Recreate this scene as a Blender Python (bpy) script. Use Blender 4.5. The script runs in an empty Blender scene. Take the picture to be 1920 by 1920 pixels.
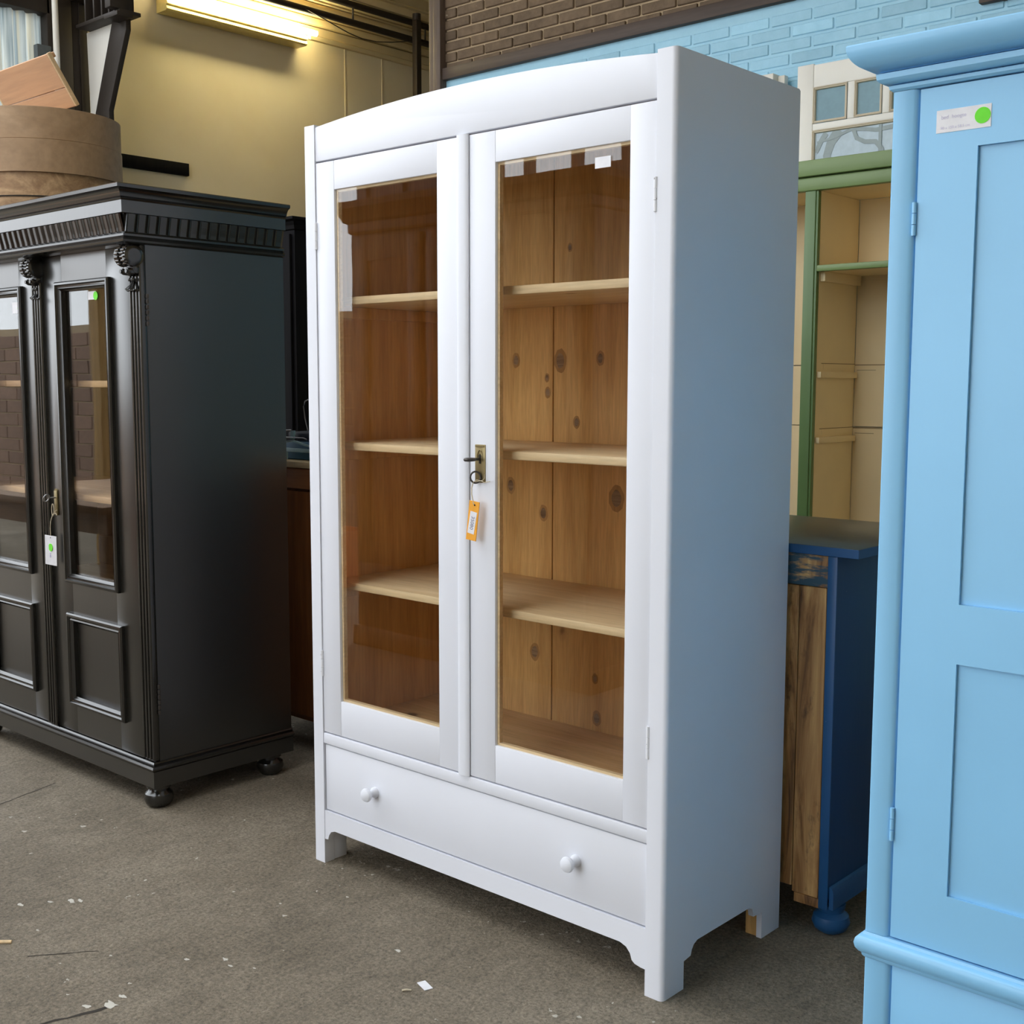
import bpy, bmesh, math, random
from mathutils import Vector, Matrix, Euler
random.seed(7)
scene = bpy.context.scene
COL = scene.collection
PI = math.pi

# ------------------------------------------------------------------ camera
F_PX, PITCH, ROLL, YAW = 2277.6, 0.1071, 0.0018, 0.735
CAM = Vector((1.4326, -2.0714, 1.335))
fwd = Vector((-math.sin(YAW)*math.cos(PITCH), math.cos(YAW)*math.cos(PITCH), -math.sin(PITCH)))
rgt = fwd.cross(Vector((0, 0, 1))).normalized(); upv = rgt.cross(fwd)
c_, s_ = math.cos(ROLL), math.sin(ROLL)
rgt, upv = c_*rgt + s_*upv, -s_*rgt + c_*upv
cam_d = bpy.data.cameras.new('camera'); cam_d.sensor_width = 36; cam_d.lens = 36*F_PX/1920
cam_d.clip_start = 0.05; cam_d.clip_end = 200
cam = bpy.data.objects.new('camera', cam_d); COL.objects.link(cam)
cam.matrix_world = Matrix(((rgt.x, upv.x, -fwd.x, CAM.x), (rgt.y, upv.y, -fwd.y, CAM.y), (rgt.z, upv.z, -fwd.z, CAM.z), (0, 0, 0, 1)))
scene.camera = cam

# ------------------------------------------------------------------ overcast sky, exposure
world = bpy.data.worlds.new('overcast_sky'); scene.world = world; world.use_nodes = True
bg = world.node_tree.nodes['Background']; bg.inputs[0].default_value = (0.90, 0.95, 1.0, 1); bg.inputs[1].default_value = 1.0
vs = scene.view_settings
vs.view_transform = 'Standard'; vs.look = 'None'; vs.gamma = 1.0; vs.use_curve_mapping = False; vs.exposure = 1.9

# ------------------------------------------------------------------ mesh helpers
class B:
    """collects shapes; build() links them as ONE mesh object"""
    def __init__(s): s.bm = bmesh.new()
    def _bev(s, verts, r, seg=2):
        vset = set(verts); es = [e for e in s.bm.edges if e.verts[0] in vset and e.verts[1] in vset]
        bmesh.ops.bevel(s.bm, geom=es, offset=r, segments=seg, profile=0.5, affect='EDGES', clamp_overlap=True)
    def box(s, x0, x1, y0, y1, z0, z1, bev=0, seg=2, mat=None):
        r = bmesh.ops.create_cube(s.bm, size=1)
        M = Matrix.Translation(((x0+x1)/2, (y0+y1)/2, (z0+z1)/2)) @ Matrix.Diagonal((abs(x1-x0), abs(y1-y0), abs(z1-z0), 1))
        if mat is not None: M = mat @ M
        bmesh.ops.transform(s.bm, matrix=M, verts=r['verts'])
        if bev: s._bev(r['verts'], bev, seg)
        return s
    def prism(s, poly, axis, a, b, bev=0):
        def P(u, v, w):
            return {'X': (w, u, v), 'Y': (u, w, v), 'Z': (u, v, w)}[axis]
        n = len(poly)
        va = [s.bm.verts.new(P(u, v, a)) for u, v in poly]; vb = [s.bm.verts.new(P(u, v, b)) for u, v in poly]
        fs = [s.bm.faces.new(va), s.bm.faces.new(vb[::-1])]
        for i in range(n): fs.append(s.bm.faces.new((va[i], vb[i], vb[(i+1) % n], va[(i+1) % n])))
        bmesh.ops.recalc_face_normals(s.bm, faces=fs)
        if bev: s._bev(va+vb, bev, 2)
        return s
    def lathe(s, prof, c, axis='Z', seg=28, mat=None):
        rings = []
        for r, h in prof:
            ring = []
            for i in range(seg):
                t = 2*PI*i/seg; u, v = r*math.cos(t), r*math.sin(t)
                p = {'Z': (u, v, h), 'Y': (u, h, v), 'X': (h, u, v)}[axis]
                p = Vector(p)
                if mat is not None: p = mat @ p
                ring.append(s.bm.verts.new(p + Vector(c)))
            rings.append(ring)
        fs = []
        for a, b in zip(rings, rings[1:]):
            for i in range(seg): fs.append(s.bm.faces.new((a[i], a[(i+1) % seg], b[(i+1) % seg], b[i])))
        if prof[0][0] > 1e-6: fs.append(s.bm.faces.new(rings[0][::-1]))
        if prof[-1][0] > 1e-6: fs.append(s.bm.faces.new(rings[-1]))
        bmesh.ops.recalc_face_normals(s.bm, faces=fs)
        return s
    def tube(s, pts, r, seg=8, closed=False):
        pts = [Vector(p) for p in pts]; n = len(pts); rings = []
        up = Vector((0.13, 0.27, 0.95)).normalized()
        for i, p in enumerate(pts):
            if closed: d = pts[(i+1) % n] - pts[i-1]
            else: d = pts[min(i+1, n-1)] - pts[max(i-1, 0)]
            d.normalize()
            u = d.cross(up)
            if u.length < 1e-3: u = d.cross(Vector((1, 0, 0)))
            u.normalize(); v = d.cross(u)
            rr = r[i] if isinstance(r, (list, tuple)) else r
            rings.append([s.bm.verts.new(p + u*rr*math.cos(2*PI*k/seg) + v*rr*math.sin(2*PI*k/seg)) for k in range(seg)])
        fs = []
        m = n if closed else n-1
        for i in range(m):
            a, b = rings[i], rings[(i+1) % n]
            for k in range(seg): fs.append(s.bm.faces.new((a[k], a[(k+1) % seg], b[(k+1) % seg], b[k])))
        if not closed: fs += [s.bm.faces.new(rings[0][::-1]), s.bm.faces.new(rings[-1])]
        bmesh.ops.recalc_face_normals(s.bm, faces=fs)
        return s
    def run(s, prof, x0, x1, y0, y1, fo=0.0):
        """sweep a moulding profile [(offset, z)] round left side, front and right side of a box; fo is extra offset in front"""
        rings = []
        for o, z in prof:
            rings.append([s.bm.verts.new(p) for p in ((x0-o, y1, z), (x0-o, y0-o-fo, z), (x1+o, y0-o-fo, z), (x1+o, y1, z))])
        fs = []
        for a, b in zip(rings, rings[1:]):
            for i in range(3): fs.append(s.bm.faces.new((a[i], a[i+1], b[i+1], b[i])))
            fs.append(s.bm.faces.new((a[3], a[0], b[0], b[3])))
        fs += [s.bm.faces.new(rings[0][::-1]), s.bm.faces.new(rings[-1])]
        bmesh.ops.recalc_face_normals(s.bm, faces=fs)
        return s
    def frame(s, x0, x1, z0, z1, y0, y1, l, r, b, t, bev=0.0):
        """rectangular frame in the XZ plane: stiles l, r, rails b, t"""
        s.box(x0, x0+l, y0, y1, z0, z1, bev); s.box(x1-r, x1, y0, y1, z0, z1, bev)
        s.box(x0+l, x1-r, y0+0.0004, y1, z0, z0+b, bev); s.box(x0+l, x1-r, y0+0.0004, y1, z1-t, z1, bev)
        return s
    def mframe(s, prof, x0, x1, z0, z1, y):
        """mitred picture-frame moulding; prof [(inset, depth towards -Y)]"""
        rings = []
        for i, d in prof:
            rings.append([s.bm.verts.new(p) for p in ((x0+i, y-d, z0+i), (x1-i, y-d, z0+i), (x1-i, y-d, z1-i), (x0+i, y-d, z1-i))])
        fs = []
        for a, b in zip(rings, rings[1:]):
            for k in range(4): fs.append(s.bm.faces.new((a[k], a[(k+1) % 4], b[(k+1) % 4], b[k])))
        for f in fs:
            f.normal_update()
        return s
    def build(s, name, mat, parent=None, smooth=35, world=False):
        bm = s.bm
        if parent is not None and not world:
            bmesh.ops.transform(bm, matrix=ROOTINV[parent.name], verts=bm.verts)
        me = bpy.data.meshes.new(name); bm.to_mesh(me); bm.free()
        if smooth:
            me.polygons.foreach_set('use_smooth', [True]*len(me.polygons)); me.set_sharp_from_angle(angle=math.radians(smooth))
        if mat is not None: me.materials.append(mat)
        o = bpy.data.objects.new(name, me); COL.objects.link(o)
        if parent is not None:
            o.parent = parent; ROOTINV[o.name] = ROOTINV[parent.name]
        else: ROOTINV[o.name] = Matrix.Identity(4)
        return o
ROOTINV = {}
def tag(o, label=None, cat=None, group=None, kind=None):
    if label: o['label'] = label
    if cat: o['category'] = cat
    if group: o['group'] = group
    if kind: o['kind'] = kind
    return o
def thing(name, label, cat, loc=(0, 0, 0), group=None, rot=(0, 0, 0)):
    o = bpy.data.objects.new(name, None); COL.objects.link(o); o.location = loc; o.rotation_euler = rot
    o.empty_display_size = 0.1
    ROOTINV[o.name] = (Matrix.Translation(loc) @ Euler(rot).to_matrix().to_4x4()).inverted() if rot == (0, 0, 0) else Matrix.Identity(4)
    return tag(o, label, cat, group)
def copy_part(o, parent, loc):
    c = o.copy(); COL.objects.link(c); c.parent = parent; c.location = loc; return c
def text_obj(name, body, size, mat, parent, M, depth=0.0):
    cu = bpy.data.curves.new(name, 'FONT'); cu.body = body; cu.size = size; cu.align_x = 'CENTER'; cu.align_y = 'CENTER'
    t = bpy.data.objects.new(name, cu); COL.objects.link(t)
    dg = bpy.context.evaluated_depsgraph_get(); me = bpy.data.meshes.new_from_object(t.evaluated_get(dg)); bpy.data.objects.remove(t)
    me.transform(M); me.transform(ROOTINV[parent.name]); me.materials.clear(); me.materials.append(mat)
    o = bpy.data.objects.new(name, me); COL.objects.link(o); o.parent = parent; ROOTINV[o.name] = ROOTINV[parent.name]
    return o

# ------------------------------------------------------------------ materials
def newmat(name):
    m = bpy.data.materials.new(name); m.use_nodes = True; nt = m.node_tree
    return m, nt, nt.nodes['Principled BSDF']
def N(nt, t, **kw):
    n = nt.nodes.new(t)
    for k, v in kw.items():
        if k.startswith('_'): setattr(n, k[1:], v)
        else: n.inputs[k.replace('__', ' ')].default_value = v
    return n
def ramp(nt, fac, stops):
    r = nt.nodes.new('ShaderNodeValToRGB'); nt.links.new(fac, r.inputs[0]); e = r.color_ramp.elements
    while len(e) < len(stops): e.new(0.5)
    for i, (p, c) in enumerate(stops):
        e[i].position = p; e[i].color = (c[0], c[1], c[2], 1) if not isinstance(c, (int, float)) else (c, c, c, 1)
    return r
def coords(nt, scale=(1, 1, 1), rnd=0.0):
    tc = nt.nodes.new('ShaderNodeTexCoord'); mp = nt.nodes.new('ShaderNodeMapping'); mp.inputs['Scale'].default_value = scale
    nt.links.new(tc.outputs['Object'], mp.inputs[0])
    if rnd:
        oi = nt.nodes.new('ShaderNodeObjectInfo'); ml = N(nt, 'ShaderNodeMath', _operation='MULTIPLY'); ml.inputs[1].default_value = rnd
        cb = nt.nodes.new('ShaderNodeCombineXYZ'); nt.links.new(oi.outputs['Random'], ml.inputs[0])
        for i in range(3): nt.links.new(ml.outputs[0], cb.inputs[i])
        nt.links.new(cb.outputs[0], mp.inputs['Location'])
    return mp.outputs[0]
def mixc(nt, fac, a, b, mode='MIX'):
    m = nt.nodes.new('ShaderNodeMix'); m.data_type = 'RGBA'; m.blend_type = mode
    if isinstance(fac, (int, float)): m.inputs[0].default_value = fac
    else: nt.links.new(fac, m.inputs[0])
    for i, v in ((6, a), (7, b)):
        if isinstance(v, tuple): m.inputs[i].default_value = (v[0], v[1], v[2], 1)
        else: nt.links.new(v, m.inputs[i])
    return m.outputs[2]
def bump(nt, p, h, strength, dist=0.002):
    b = N(nt, 'ShaderNodeBump', Strength=strength, Distance=dist); nt.links.new(h, b.inputs['Height']); nt.links.new(b.outputs[0], p.inputs['Normal'])
def paint(name, col, rough=0.4, var=0.06, axis=2, bstr=0.25, spec=0.5, streak=26, worn=None, coat=0):
    m, nt, p = newmat(name)
    sc = [1, 1, 1]; sc[axis] = 0.05
    n = N(nt, 'ShaderNodeTexNoise', Scale=streak*3, Detail=4.0, Roughness=0.6); nt.links.new(coords(nt, tuple(sc)), n.inputs['Vector'])
    n2 = N(nt, 'ShaderNodeTexNoise', Scale=3.0, Detail=3.0); nt.links.new(coords(nt), n2.inputs['Vector'])
    d = tuple(c*(1-var) for c in col); l = tuple(min(1, c*(1+var*0.6)) for c in col)
    r = ramp(nt, n2.outputs[0], [(0.3, d), (0.7, l)])
    out = r.outputs[0]
    if worn:
        n3 = N(nt, 'ShaderNodeTexNoise', Scale=60.0, Detail=5.0, Roughness=0.7); nt.links.new(coords(nt), n3.inputs['Vector'])
        r3 = ramp(nt, n3.outputs[0], [(worn[1], 0.0), (worn[1]+0.02, 1.0)])
        out = mixc(nt, r3.outputs[0], out, worn[0])
    nt.links.new(out, p.inputs['Base Color'])
    p.inputs['Roughness'].default_value = rough; p.inputs['Specular IOR Level'].default_value = spec
    if coat: p.inputs['Coat Weight'].default_value = coat; p.inputs['Coat Roughness'].default_value = 0.27; p.inputs['Coat IOR'].default_value = 1.7
    bump(nt, p, n.outputs[0], bstr, 0.001)
    return m
def wood(name, c1, c2, axis=2, rough=0.55, knots=0.0, gscale=16, dark=(0.08, 0.035, 0.012), rnd=9.0, spec=0.35, kscale=5.0, vary=0.25):
    m, nt, p = newmat(name)
    sc = [1, 1, 1]; sc[axis] = 0.07
    v = coords(nt, tuple(sc), rnd)
    n = N(nt, 'ShaderNodeTexNoise', Scale=gscale, Detail=7.0, Roughness=0.62, Distortion=1.1); nt.links.new(v, n.inputs['Vector'])
    r = ramp(nt, n.outputs[0], [(0.28, c1), (0.52, tuple((a+b)/2 for a, b in zip(c1, c2))), (0.72, c2)])
    f = N(nt, 'ShaderNodeTexNoise', Scale=gscale*9, Detail=3.0); nt.links.new(v, f.inputs['Vector'])
    rf = ramp(nt, f.outputs[0], [(0.3, 0.85), (0.6, 1.0)])
    out = mixc(nt, 1.0, r.outputs[0], rf.outputs[0], 'MULTIPLY')
    oi = nt.nodes.new('ShaderNodeObjectInfo'); rv = ramp(nt, oi.outputs['Random'], [(0.0, 1.0-vary), (1.0, 1.0)])
    out = mixc(nt, 1.0, out, rv.outputs[0], 'MULTIPLY')
    if knots:
        ks = [kscale]*3; ks[axis] = kscale*0.55
        kv = coords(nt, tuple(ks), rnd)
        wn = N(nt, 'ShaderNodeTexNoise', Scale=4.0, Detail=3.0); nt.links.new(kv, wn.inputs['Vector'])
        av = N(nt, 'ShaderNodeVectorMath', _operation='MULTIPLY_ADD'); nt.links.new(wn.outputs['Color'], av.inputs[0]); av.inputs[1].default_value = (0.12, 0.12, 0.12); nt.links.new(kv, av.inputs[2])
        vo = N(nt, 'ShaderNodeTexVoronoi', Scale=1.0); nt.links.new(av.outputs[0], vo.inputs['Vector'])
        rk = ramp(nt, vo.outputs['Distance'], [(0.0, 1.0), (knots, 0.85), (knots*1.5, 0.25), (knots*2.6, 0.0)])
        out = mixc(nt, rk.outputs[0], out, dark)
    nt.links.new(out, p.inputs['Base Color'])
    p.inputs['Roughness'].default_value = rough; p.inputs['Specular IOR Level'].default_value = spec
    bump(nt, p, f.outputs[0], 0.25, 0.001)
    return m
def plain(name, col, rough=0.5, metal=0.0, spec=0.5, emit=None):
    m, nt, p = newmat(name)
    n = N(nt, 'ShaderNodeTexNoise', Scale=40.0, Detail=3.0); nt.links.new(coords(nt), n.inputs['Vector'])
    r = ramp(nt, n.outputs[0], [(0.3, tuple(c*0.9 for c in col)), (0.7, col)]); nt.links.new(r.outputs[0], p.inputs['Base Color'])
    p.inputs['Roughness'].default_value = rough; p.inputs['Metallic'].default_value = metal; p.inputs['Specular IOR Level'].default_value = spec
    if emit:
        p.inputs['Emission Color'].default_value = (*emit[0], 1); p.inputs['Emission Strength'].default_value = emit[1]
    return m
def glass(name, tint=(0.99, 0.995, 0.99), rough=0.0, ior=1.5):
    m = bpy.data.materials.new(name); m.use_nodes = True; nt = m.node_tree; nt.nodes.clear()
    o = nt.nodes.new('ShaderNodeOutputMaterial'); t = nt.nodes.new('ShaderNodeBsdfTransparent'); g = nt.nodes.new('ShaderNodeBsdfGlossy')
    t.inputs[0].default_value = (*tint, 1); g.inputs['Roughness'].default_value = rough; g.inputs[0].default_value = (1, 1, 1, 1)
    ge = nt.nodes.new('ShaderNodeNewGeometry'); im = N(nt, 'ShaderNodeMapRange'); nt.links.new(ge.outputs['Backfacing'], im.inputs[0]); im.inputs[3].default_value = ior; im.inputs[4].default_value = 1/ior
    fr = N(nt, 'ShaderNodeFresnel', IOR=ior); nt.links.new(im.outputs[0], fr.inputs['IOR']); mx = nt.nodes.new('ShaderNodeMixShader')
    nz = N(nt, 'ShaderNodeTexNoise', Scale=5.0, Detail=1.0); nt.links.new(coords(nt), nz.inputs['Vector'])
    b = N(nt, 'ShaderNodeBump', Strength=0.018, Distance=0.01); nt.links.new(nz.outputs[0], b.inputs['Height']); nt.links.new(b.outputs[0], g.inputs['Normal'])
    nt.links.new(fr.outputs[0], mx.inputs[0]); nt.links.new(t.outputs[0], mx.inputs[1]); nt.links.new(g.outputs[0], mx.inputs[2]); nt.links.new(mx.outputs[0], o.inputs[0])
    return m
M = {}
M['white'] = paint('lilac_white_paint', (0.785, 0.805, 0.875), 0.42, 0.025, 2, 0.10, streak=20)
M['whiteh'] = paint('lilac_white_paint_rails', (0.785, 0.805, 0.875), 0.42, 0.025, 0, 0.10, streak=20)
M['hinge'] = paint('chipped_white_hinge', (0.78, 0.79, 0.83), 0.4, 0.05, 2, 0.1, worn=((0.05, 0.035, 0.03), 0.60))
M['pine_v'] = wood('pine_boards_upright', (0.64, 0.34, 0.105), (0.88, 0.54, 0.21), 2, knots=0.05, kscale=6.0, dark=(0.20, 0.085, 0.03), vary=0.04, gscale=24)
M['pine_y'] = wood('pine_inside_panel', (0.58, 0.31, 0.12), (0.76, 0.45, 0.19), 2, knots=0.05, kscale=4, dark=(0.16, 0.07, 0.03), vary=0.05)
M['pine_x'] = wood('pale_pine_shelf', (0.74, 0.52, 0.28), (0.90, 0.70, 0.44), 0, knots=0.035, kscale=5, dark=(0.28, 0.13, 0.05), vary=0.08)
M['pine_f'] = wood('pine_cabinet_floor', (0.60, 0.36, 0.15), (0.78, 0.52, 0.26), 0, knots=0.05, kscale=5, dark=(0.2, 0.09, 0.03))
M['black'] = paint('black_satin_paint', (0.011, 0.0105, 0.009), 0.31, 0.10, 2, 0.12, spec=0.75, coat=0.6, worn=((0.16, 0.15, 0.14), 0.735))
M['blackh'] = paint('black_satin_paint_mouldings', (0.011, 0.0105, 0.0095), 0.20, 0.10, 0, 0.18, spec=0.9)
M['black_in'] = wood('stained_inside', (0.10, 0.055, 0.03), (0.20, 0.11, 0.06), 2)
M['sky'] = paint('sky_blue_paint', (0.275, 0.61, 0.93), 0.36, 0.04, 2, 0.30, spec=0.5)
M['skyh'] = paint('sky_blue_paint_mouldings', (0.275, 0.61, 0.93), 0.34, 0.05, 0, 0.45, spec=0.5)
M['navy'] = paint('dark_blue_paint', (0.012, 0.062, 0.16), 0.42, 0.10, 2, 0.3, worn=((0.25, 0.30, 0.33), 0.75))
M['navyx'] = paint('dark_blue_paint_edges', (0.014, 0.085, 0.22), 0.40, 0.10, 0, 0.3, worn=((0.30, 0.36, 0.4), 0.72))
M['green'] = paint('moss_green_paint', (0.11, 0.20, 0.065), 0.38, 0.12, 2, 0.45, worn=((0.06, 0.05, 0.03), 0.73))
M['greenh'] = paint('moss_green_paint_rails', (0.18, 0.27, 0.095), 0.40, 0.12, 0, 0.45, worn=((0.06, 0.05, 0.03), 0.74))
M['cream'] = paint('cream_shelf_paint', (0.86, 0.70, 0.42), 0.55, 0.07, 2, 0.2, worn=((0.25, 0.17, 0.09), 0.76))
M['offwhite'] = paint('chipped_white_paint', (0.88, 0.86, 0.80), 0.5, 0.05, 2, 0.3, worn=((0.45, 0.38, 0.3), 0.74))
M['bead'] = paint('cream_glazing_bead', (0.66, 0.58, 0.45), 0.5, 0.1, 2, 0.3)
M['brass'] = plain('tarnished_brass', (0.30, 0.24, 0.12), 0.42, 0.9)
M['iron'] = plain('old_iron', (0.10, 0.09, 0.085), 0.45, 0.8)
M['steel'] = plain('bright_key_steel', (0.45, 0.45, 0.46), 0.35, 0.9)
M['string'] = plain('cotton_string', (0.62, 0.54, 0.40), 0.9)
M['tagorange'] = plain('orange_card', (0.95, 0.42, 0.03), 0.6)
M['paper'] = plain('white_paper', (0.86, 0.86, 0.90), 0.6)
M['lime'] = plain('fluorescent_green_sticker', (0.16, 0.85, 0.02), 0.6)
M['ink'] = plain('blue_ink', (0.10, 0.10, 0.22), 0.7)
M['inkpale'] = plain('pale_lilac_ink', (0.62, 0.60, 0.78), 0.7)
M['glass'] = glass('window_glass')
M['frost'] = plain('frosted_blue_glass', (0.16, 0.31, 0.38), 0.35)
M['palepane'] = plain('pale_blue_pane', (0.46, 0.58, 0.66), 0.2)
M['branchgrey'] = plain('grey_branch', (0.30, 0.37, 0.38), 0.4)
M['seam'] = plain('dark_gap', (0.02, 0.015, 0.01), 0.9)

def cream_wall_mat():
    m, nt, p = newmat('stained_cream_wall')
    n = N(nt, 'ShaderNodeTexNoise', Scale=1.3, Detail=5.0, Roughness=0.6); nt.links.new(coords(nt), n.inputs['Vector'])
    r = ramp(nt, n.outputs[0], [(0.3, (0.78, 0.67, 0.45)), (0.7, (0.86, 0.76, 0.54))])
    n2 = N(nt, 'ShaderNodeTexNoise', Scale=7.0, Detail=8.0, Roughness=0.75, Distortion=0.6); nt.links.new(coords(nt, (1, 1, 0.6)), n2.inputs['Vector'])
    r2 = ramp(nt, n2.outputs[0], [(0.70, 0.0), (0.76, 0.55)])
    out = mixc(nt, r2.outputs[0], r.outputs[0], (0.32, 0.24, 0.13))
    nt.links.new(out, p.inputs['Base Color']); p.inputs['Roughness'].default_value = 0.8
    n3 = N(nt, 'ShaderNodeTexNoise', Scale=30.0, Detail=5.0); nt.links.new(coords(nt), n3.inputs['Vector']); bump(nt, p, n3.outputs[0], 0.15, 0.004)
    return m
M['creamwall'] = cream_wall_mat()
def concrete_mat():
    m, nt, p = newmat('worn_concrete_floor')
    v = coords(nt)
    n = N(nt, 'ShaderNodeTexNoise', Scale=1.6, Detail=6.0, Roughness=0.65); nt.links.new(v, n.inputs['Vector'])
    r = ramp(nt, n.outputs[0], [(0.3, (0.150, 0.124, 0.088)), (0.5, (0.215, 0.180, 0.132)), (0.72, (0.285, 0.244, 0.184))])
    f = N(nt, 'ShaderNodeTexNoise', Scale=110.0, Detail=6.0, Roughness=0.75); nt.links.new(v, f.inputs['Vector'])
    rf = ramp(nt, f.outputs[0], [(0.32, 0.45), (0.5, 1.0), (0.70, 1.5)])
    out = mixc(nt, 1.0, r.outputs[0], rf.outputs[0], 'MULTIPLY')
    mz = N(nt, 'ShaderNodeTexNoise', Scale=22.0, Detail=5.0, Roughness=0.7, Distortion=1.5); nt.links.new(coords(nt, (1.0, 0.45, 1)), mz.inputs['Vector'])
    rz = ramp(nt, mz.outputs[0], [(0.30, 0.70), (0.5, 1.0), (0.75, 1.22)])
    out = mixc(nt, 0.8, out, mixc(nt, 1.0, out, rz.outputs[0], 'MULTIPLY'))
    # pale scuffs and spilled-paint flecks
    s1 = N(nt, 'ShaderNodeTexNoise', Scale=9.0, Detail=8.0, Roughness=0.8, Distortion=2.0); nt.links.new(coords(nt, (1, 0.5, 1)), s1.inputs['Vector'])
    rs = ramp(nt, s1.outputs[0], [(0.62, 0.0), (0.72, 0.5)]); out = mixc(nt, rs.outputs[0], out, (0.42, 0.37, 0.29))
    w1 = N(nt, 'ShaderNodeTexNoise', Scale=34.0, Detail=3.0, Roughness=0.55); nt.links.new(v, w1.inputs['Vector'])
    w2 = N(nt, 'ShaderNodeTexNoise', Scale=2.3, Detail=2.0); nt.links.new(coords(nt, (1, 1, 1)), w2.inputs['Vector'])
    ad = N(nt, 'ShaderNodeMath', _operation='MULTIPLY_ADD'); nt.links.new(w2.outputs[0], ad.inputs[0]); ad.inputs[1].default_value = 0.45; nt.links.new(w1.outputs[0], ad.inputs[2])
    rw = ramp(nt, ad.outputs[0], [(0.945, 0.0), (0.955, 0.85)]); out = mixc(nt, rw.outputs[0], out, (0.60, 0.56, 0.48))
    nt.links.new(out, p.inputs['Base Color']); p.inputs['Roughness'].default_value = 0.78; p.inputs['Specular IOR Level'].default_value = 0.3
    hb = N(nt, 'ShaderNodeTexNoise', Scale=45.0, Detail=6.0, Roughness=0.7); nt.links.new(coords(nt, (1, 0.6, 1)), hb.inputs['Vector'])
    bump(nt, p, hb.outputs[0], 0.9, 0.010)
    return m
M['concrete'] = concrete_mat()
def brick_mat(name, c1, c2, spots=None, rough=0.8, bs=0.6):
    m, nt, p = newmat(name)
    oi = nt.nodes.new('ShaderNodeObjectInfo')
    n = N(nt, 'ShaderNodeTexNoise', Scale=14.0, Detail=6.0, Roughness=0.7); nt.links.new(coords(nt, rnd=5.0), n.inputs['Vector'])
    r = ramp(nt, n.outputs[0], [(0.3, c1), (0.7, c2)])
    rv = ramp(nt, oi.outputs['Random'], [(0.0, 0.82), (1.0, 1.1)])
    out = mixc(nt, 1.0, r.outputs[0], rv.outputs[0], 'MULTIPLY')
    if spots:
        s = N(nt, 'ShaderNodeTexNoise', Scale=26.0, Detail=4.0); nt.links.new(coords(nt, rnd=3.0), s.inputs['Vector'])
        rs = ramp(nt, s.outputs[0], [(spots[1], 0.0), (spots[1]+0.02, 0.8)]); out = mixc(nt, rs.outputs[0], out, spots[0])
    nt.links.new(out, p.inputs['Base Color']); p.inputs['Roughness'].default_value = rough
    nb = N(nt, 'ShaderNodeTexNoise', Scale=60.0, Detail=5.0, Roughness=0.7); nt.links.new(coords(nt), nb.inputs['Vector']); bump(nt, p, nb.outputs[0], bs, 0.003)
    return m
M['bluebrick'] = brick_mat('sky_blue_painted_brick', (0.33, 0.64, 0.84), (0.40, 0.72, 0.93), rough=0.5, bs=0.25)
M['bluemortar'] = brick_mat('sky_blue_painted_mortar', (0.38, 0.70, 0.90), (0.43, 0.76, 0.95), rough=0.5, bs=0.4)
M['brownbrick'] = brick_mat('sooty_brown_brick', (0.115, 0.078, 0.048), (0.20, 0.138, 0.086), spots=((0.4, 0.33, 0.25), 0.72))
M['mortar'] = brick_mat('sandy_mortar', (0.38, 0.28, 0.17), (0.50, 0.38, 0.24))
M['beam'] = wood('brown_painted_timber', (0.075, 0.050, 0.040), (0.120, 0.085, 0.068), 0, gscale=10, rnd=0)
M['beamz'] = wood('brown_painted_post', (0.085, 0.058, 0.045), (0.17, 0.125, 0.10), 2, gscale=14, rnd=0)
M['darksteel'] = plain('sooty_steel', (0.035, 0.026, 0.020), 0.6, 0.2)
M['ceil'] = paint('cream_ceiling_board', (0.70, 0.57, 0.32), 0.7, 0.10, 1, 0.3)
M['darkwood'] = wood('dark_stained_wood', (0.006, 0.006, 0.008), (0.012, 0.011, 0.011), 2, rough=0.75, spec=0.08)
M['brownwood'] = wood('dark_brown_wood', (0.012, 0.006, 0.004), (0.022, 0.011, 0.006), 2, rough=0.75, spec=0.08)

# ------------------------------------------------------------------ the place
def struct(name, b, mat, parent=None, smooth=35):
    o = b.build(name, mat, parent, smooth)
    if parent is None: o['kind'] = 'structure'
    return o
fl = struct('floor', B().box(-16, 8, -18, 9, -0.12, 0), M['concrete'])
crackm = plain('dirt_filled_crack', (0.035, 0.028, 0.02), 0.9); splashm = plain('dried_white_paint', (0.62, 0.59, 0.52), 0.7)
def crack(pts, w):
    b = B(); prev = None
    for i, (x, y) in enumerate(pts):
        a = Vector(pts[max(i-1, 0)]); c = Vector(pts[min(i+1, len(pts)-1)]); d = (c-a).normalized(); ww = w*random.uniform(0.5, 1.3)
        cur = [b.bm.verts.new((x-d.y*ww*k, y+d.x*ww*k, 0.0006)) for k in (-1, 1)]
        if prev: b.bm.faces.new((prev[0], prev[1], cur[1], cur[0]))
        prev = cur
    bmesh.ops.recalc_face_normals(b.bm, faces=b.bm.faces[:]); b.build('floor_crack', crackm, fl, 0)
def wig(p, q, n, a): return [(p[0]+(q[0]-p[0])*i/n+random.uniform(-a, a), p[1]+(q[1]-p[1])*i/n+random.uniform(-a, a)) for i in range(n+1)]
crack(wig((-2.20, -0.60), (-2.335, -0.172), 10, 0.003), 0.0022)
crack(wig((-0.93, -1.02), (-0.867, -0.818), 8, 0.004), 0.005)
crack(wig((-1.22, -0.82), (-1.12, -0.70), 6, 0.004), 0.002)
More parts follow.
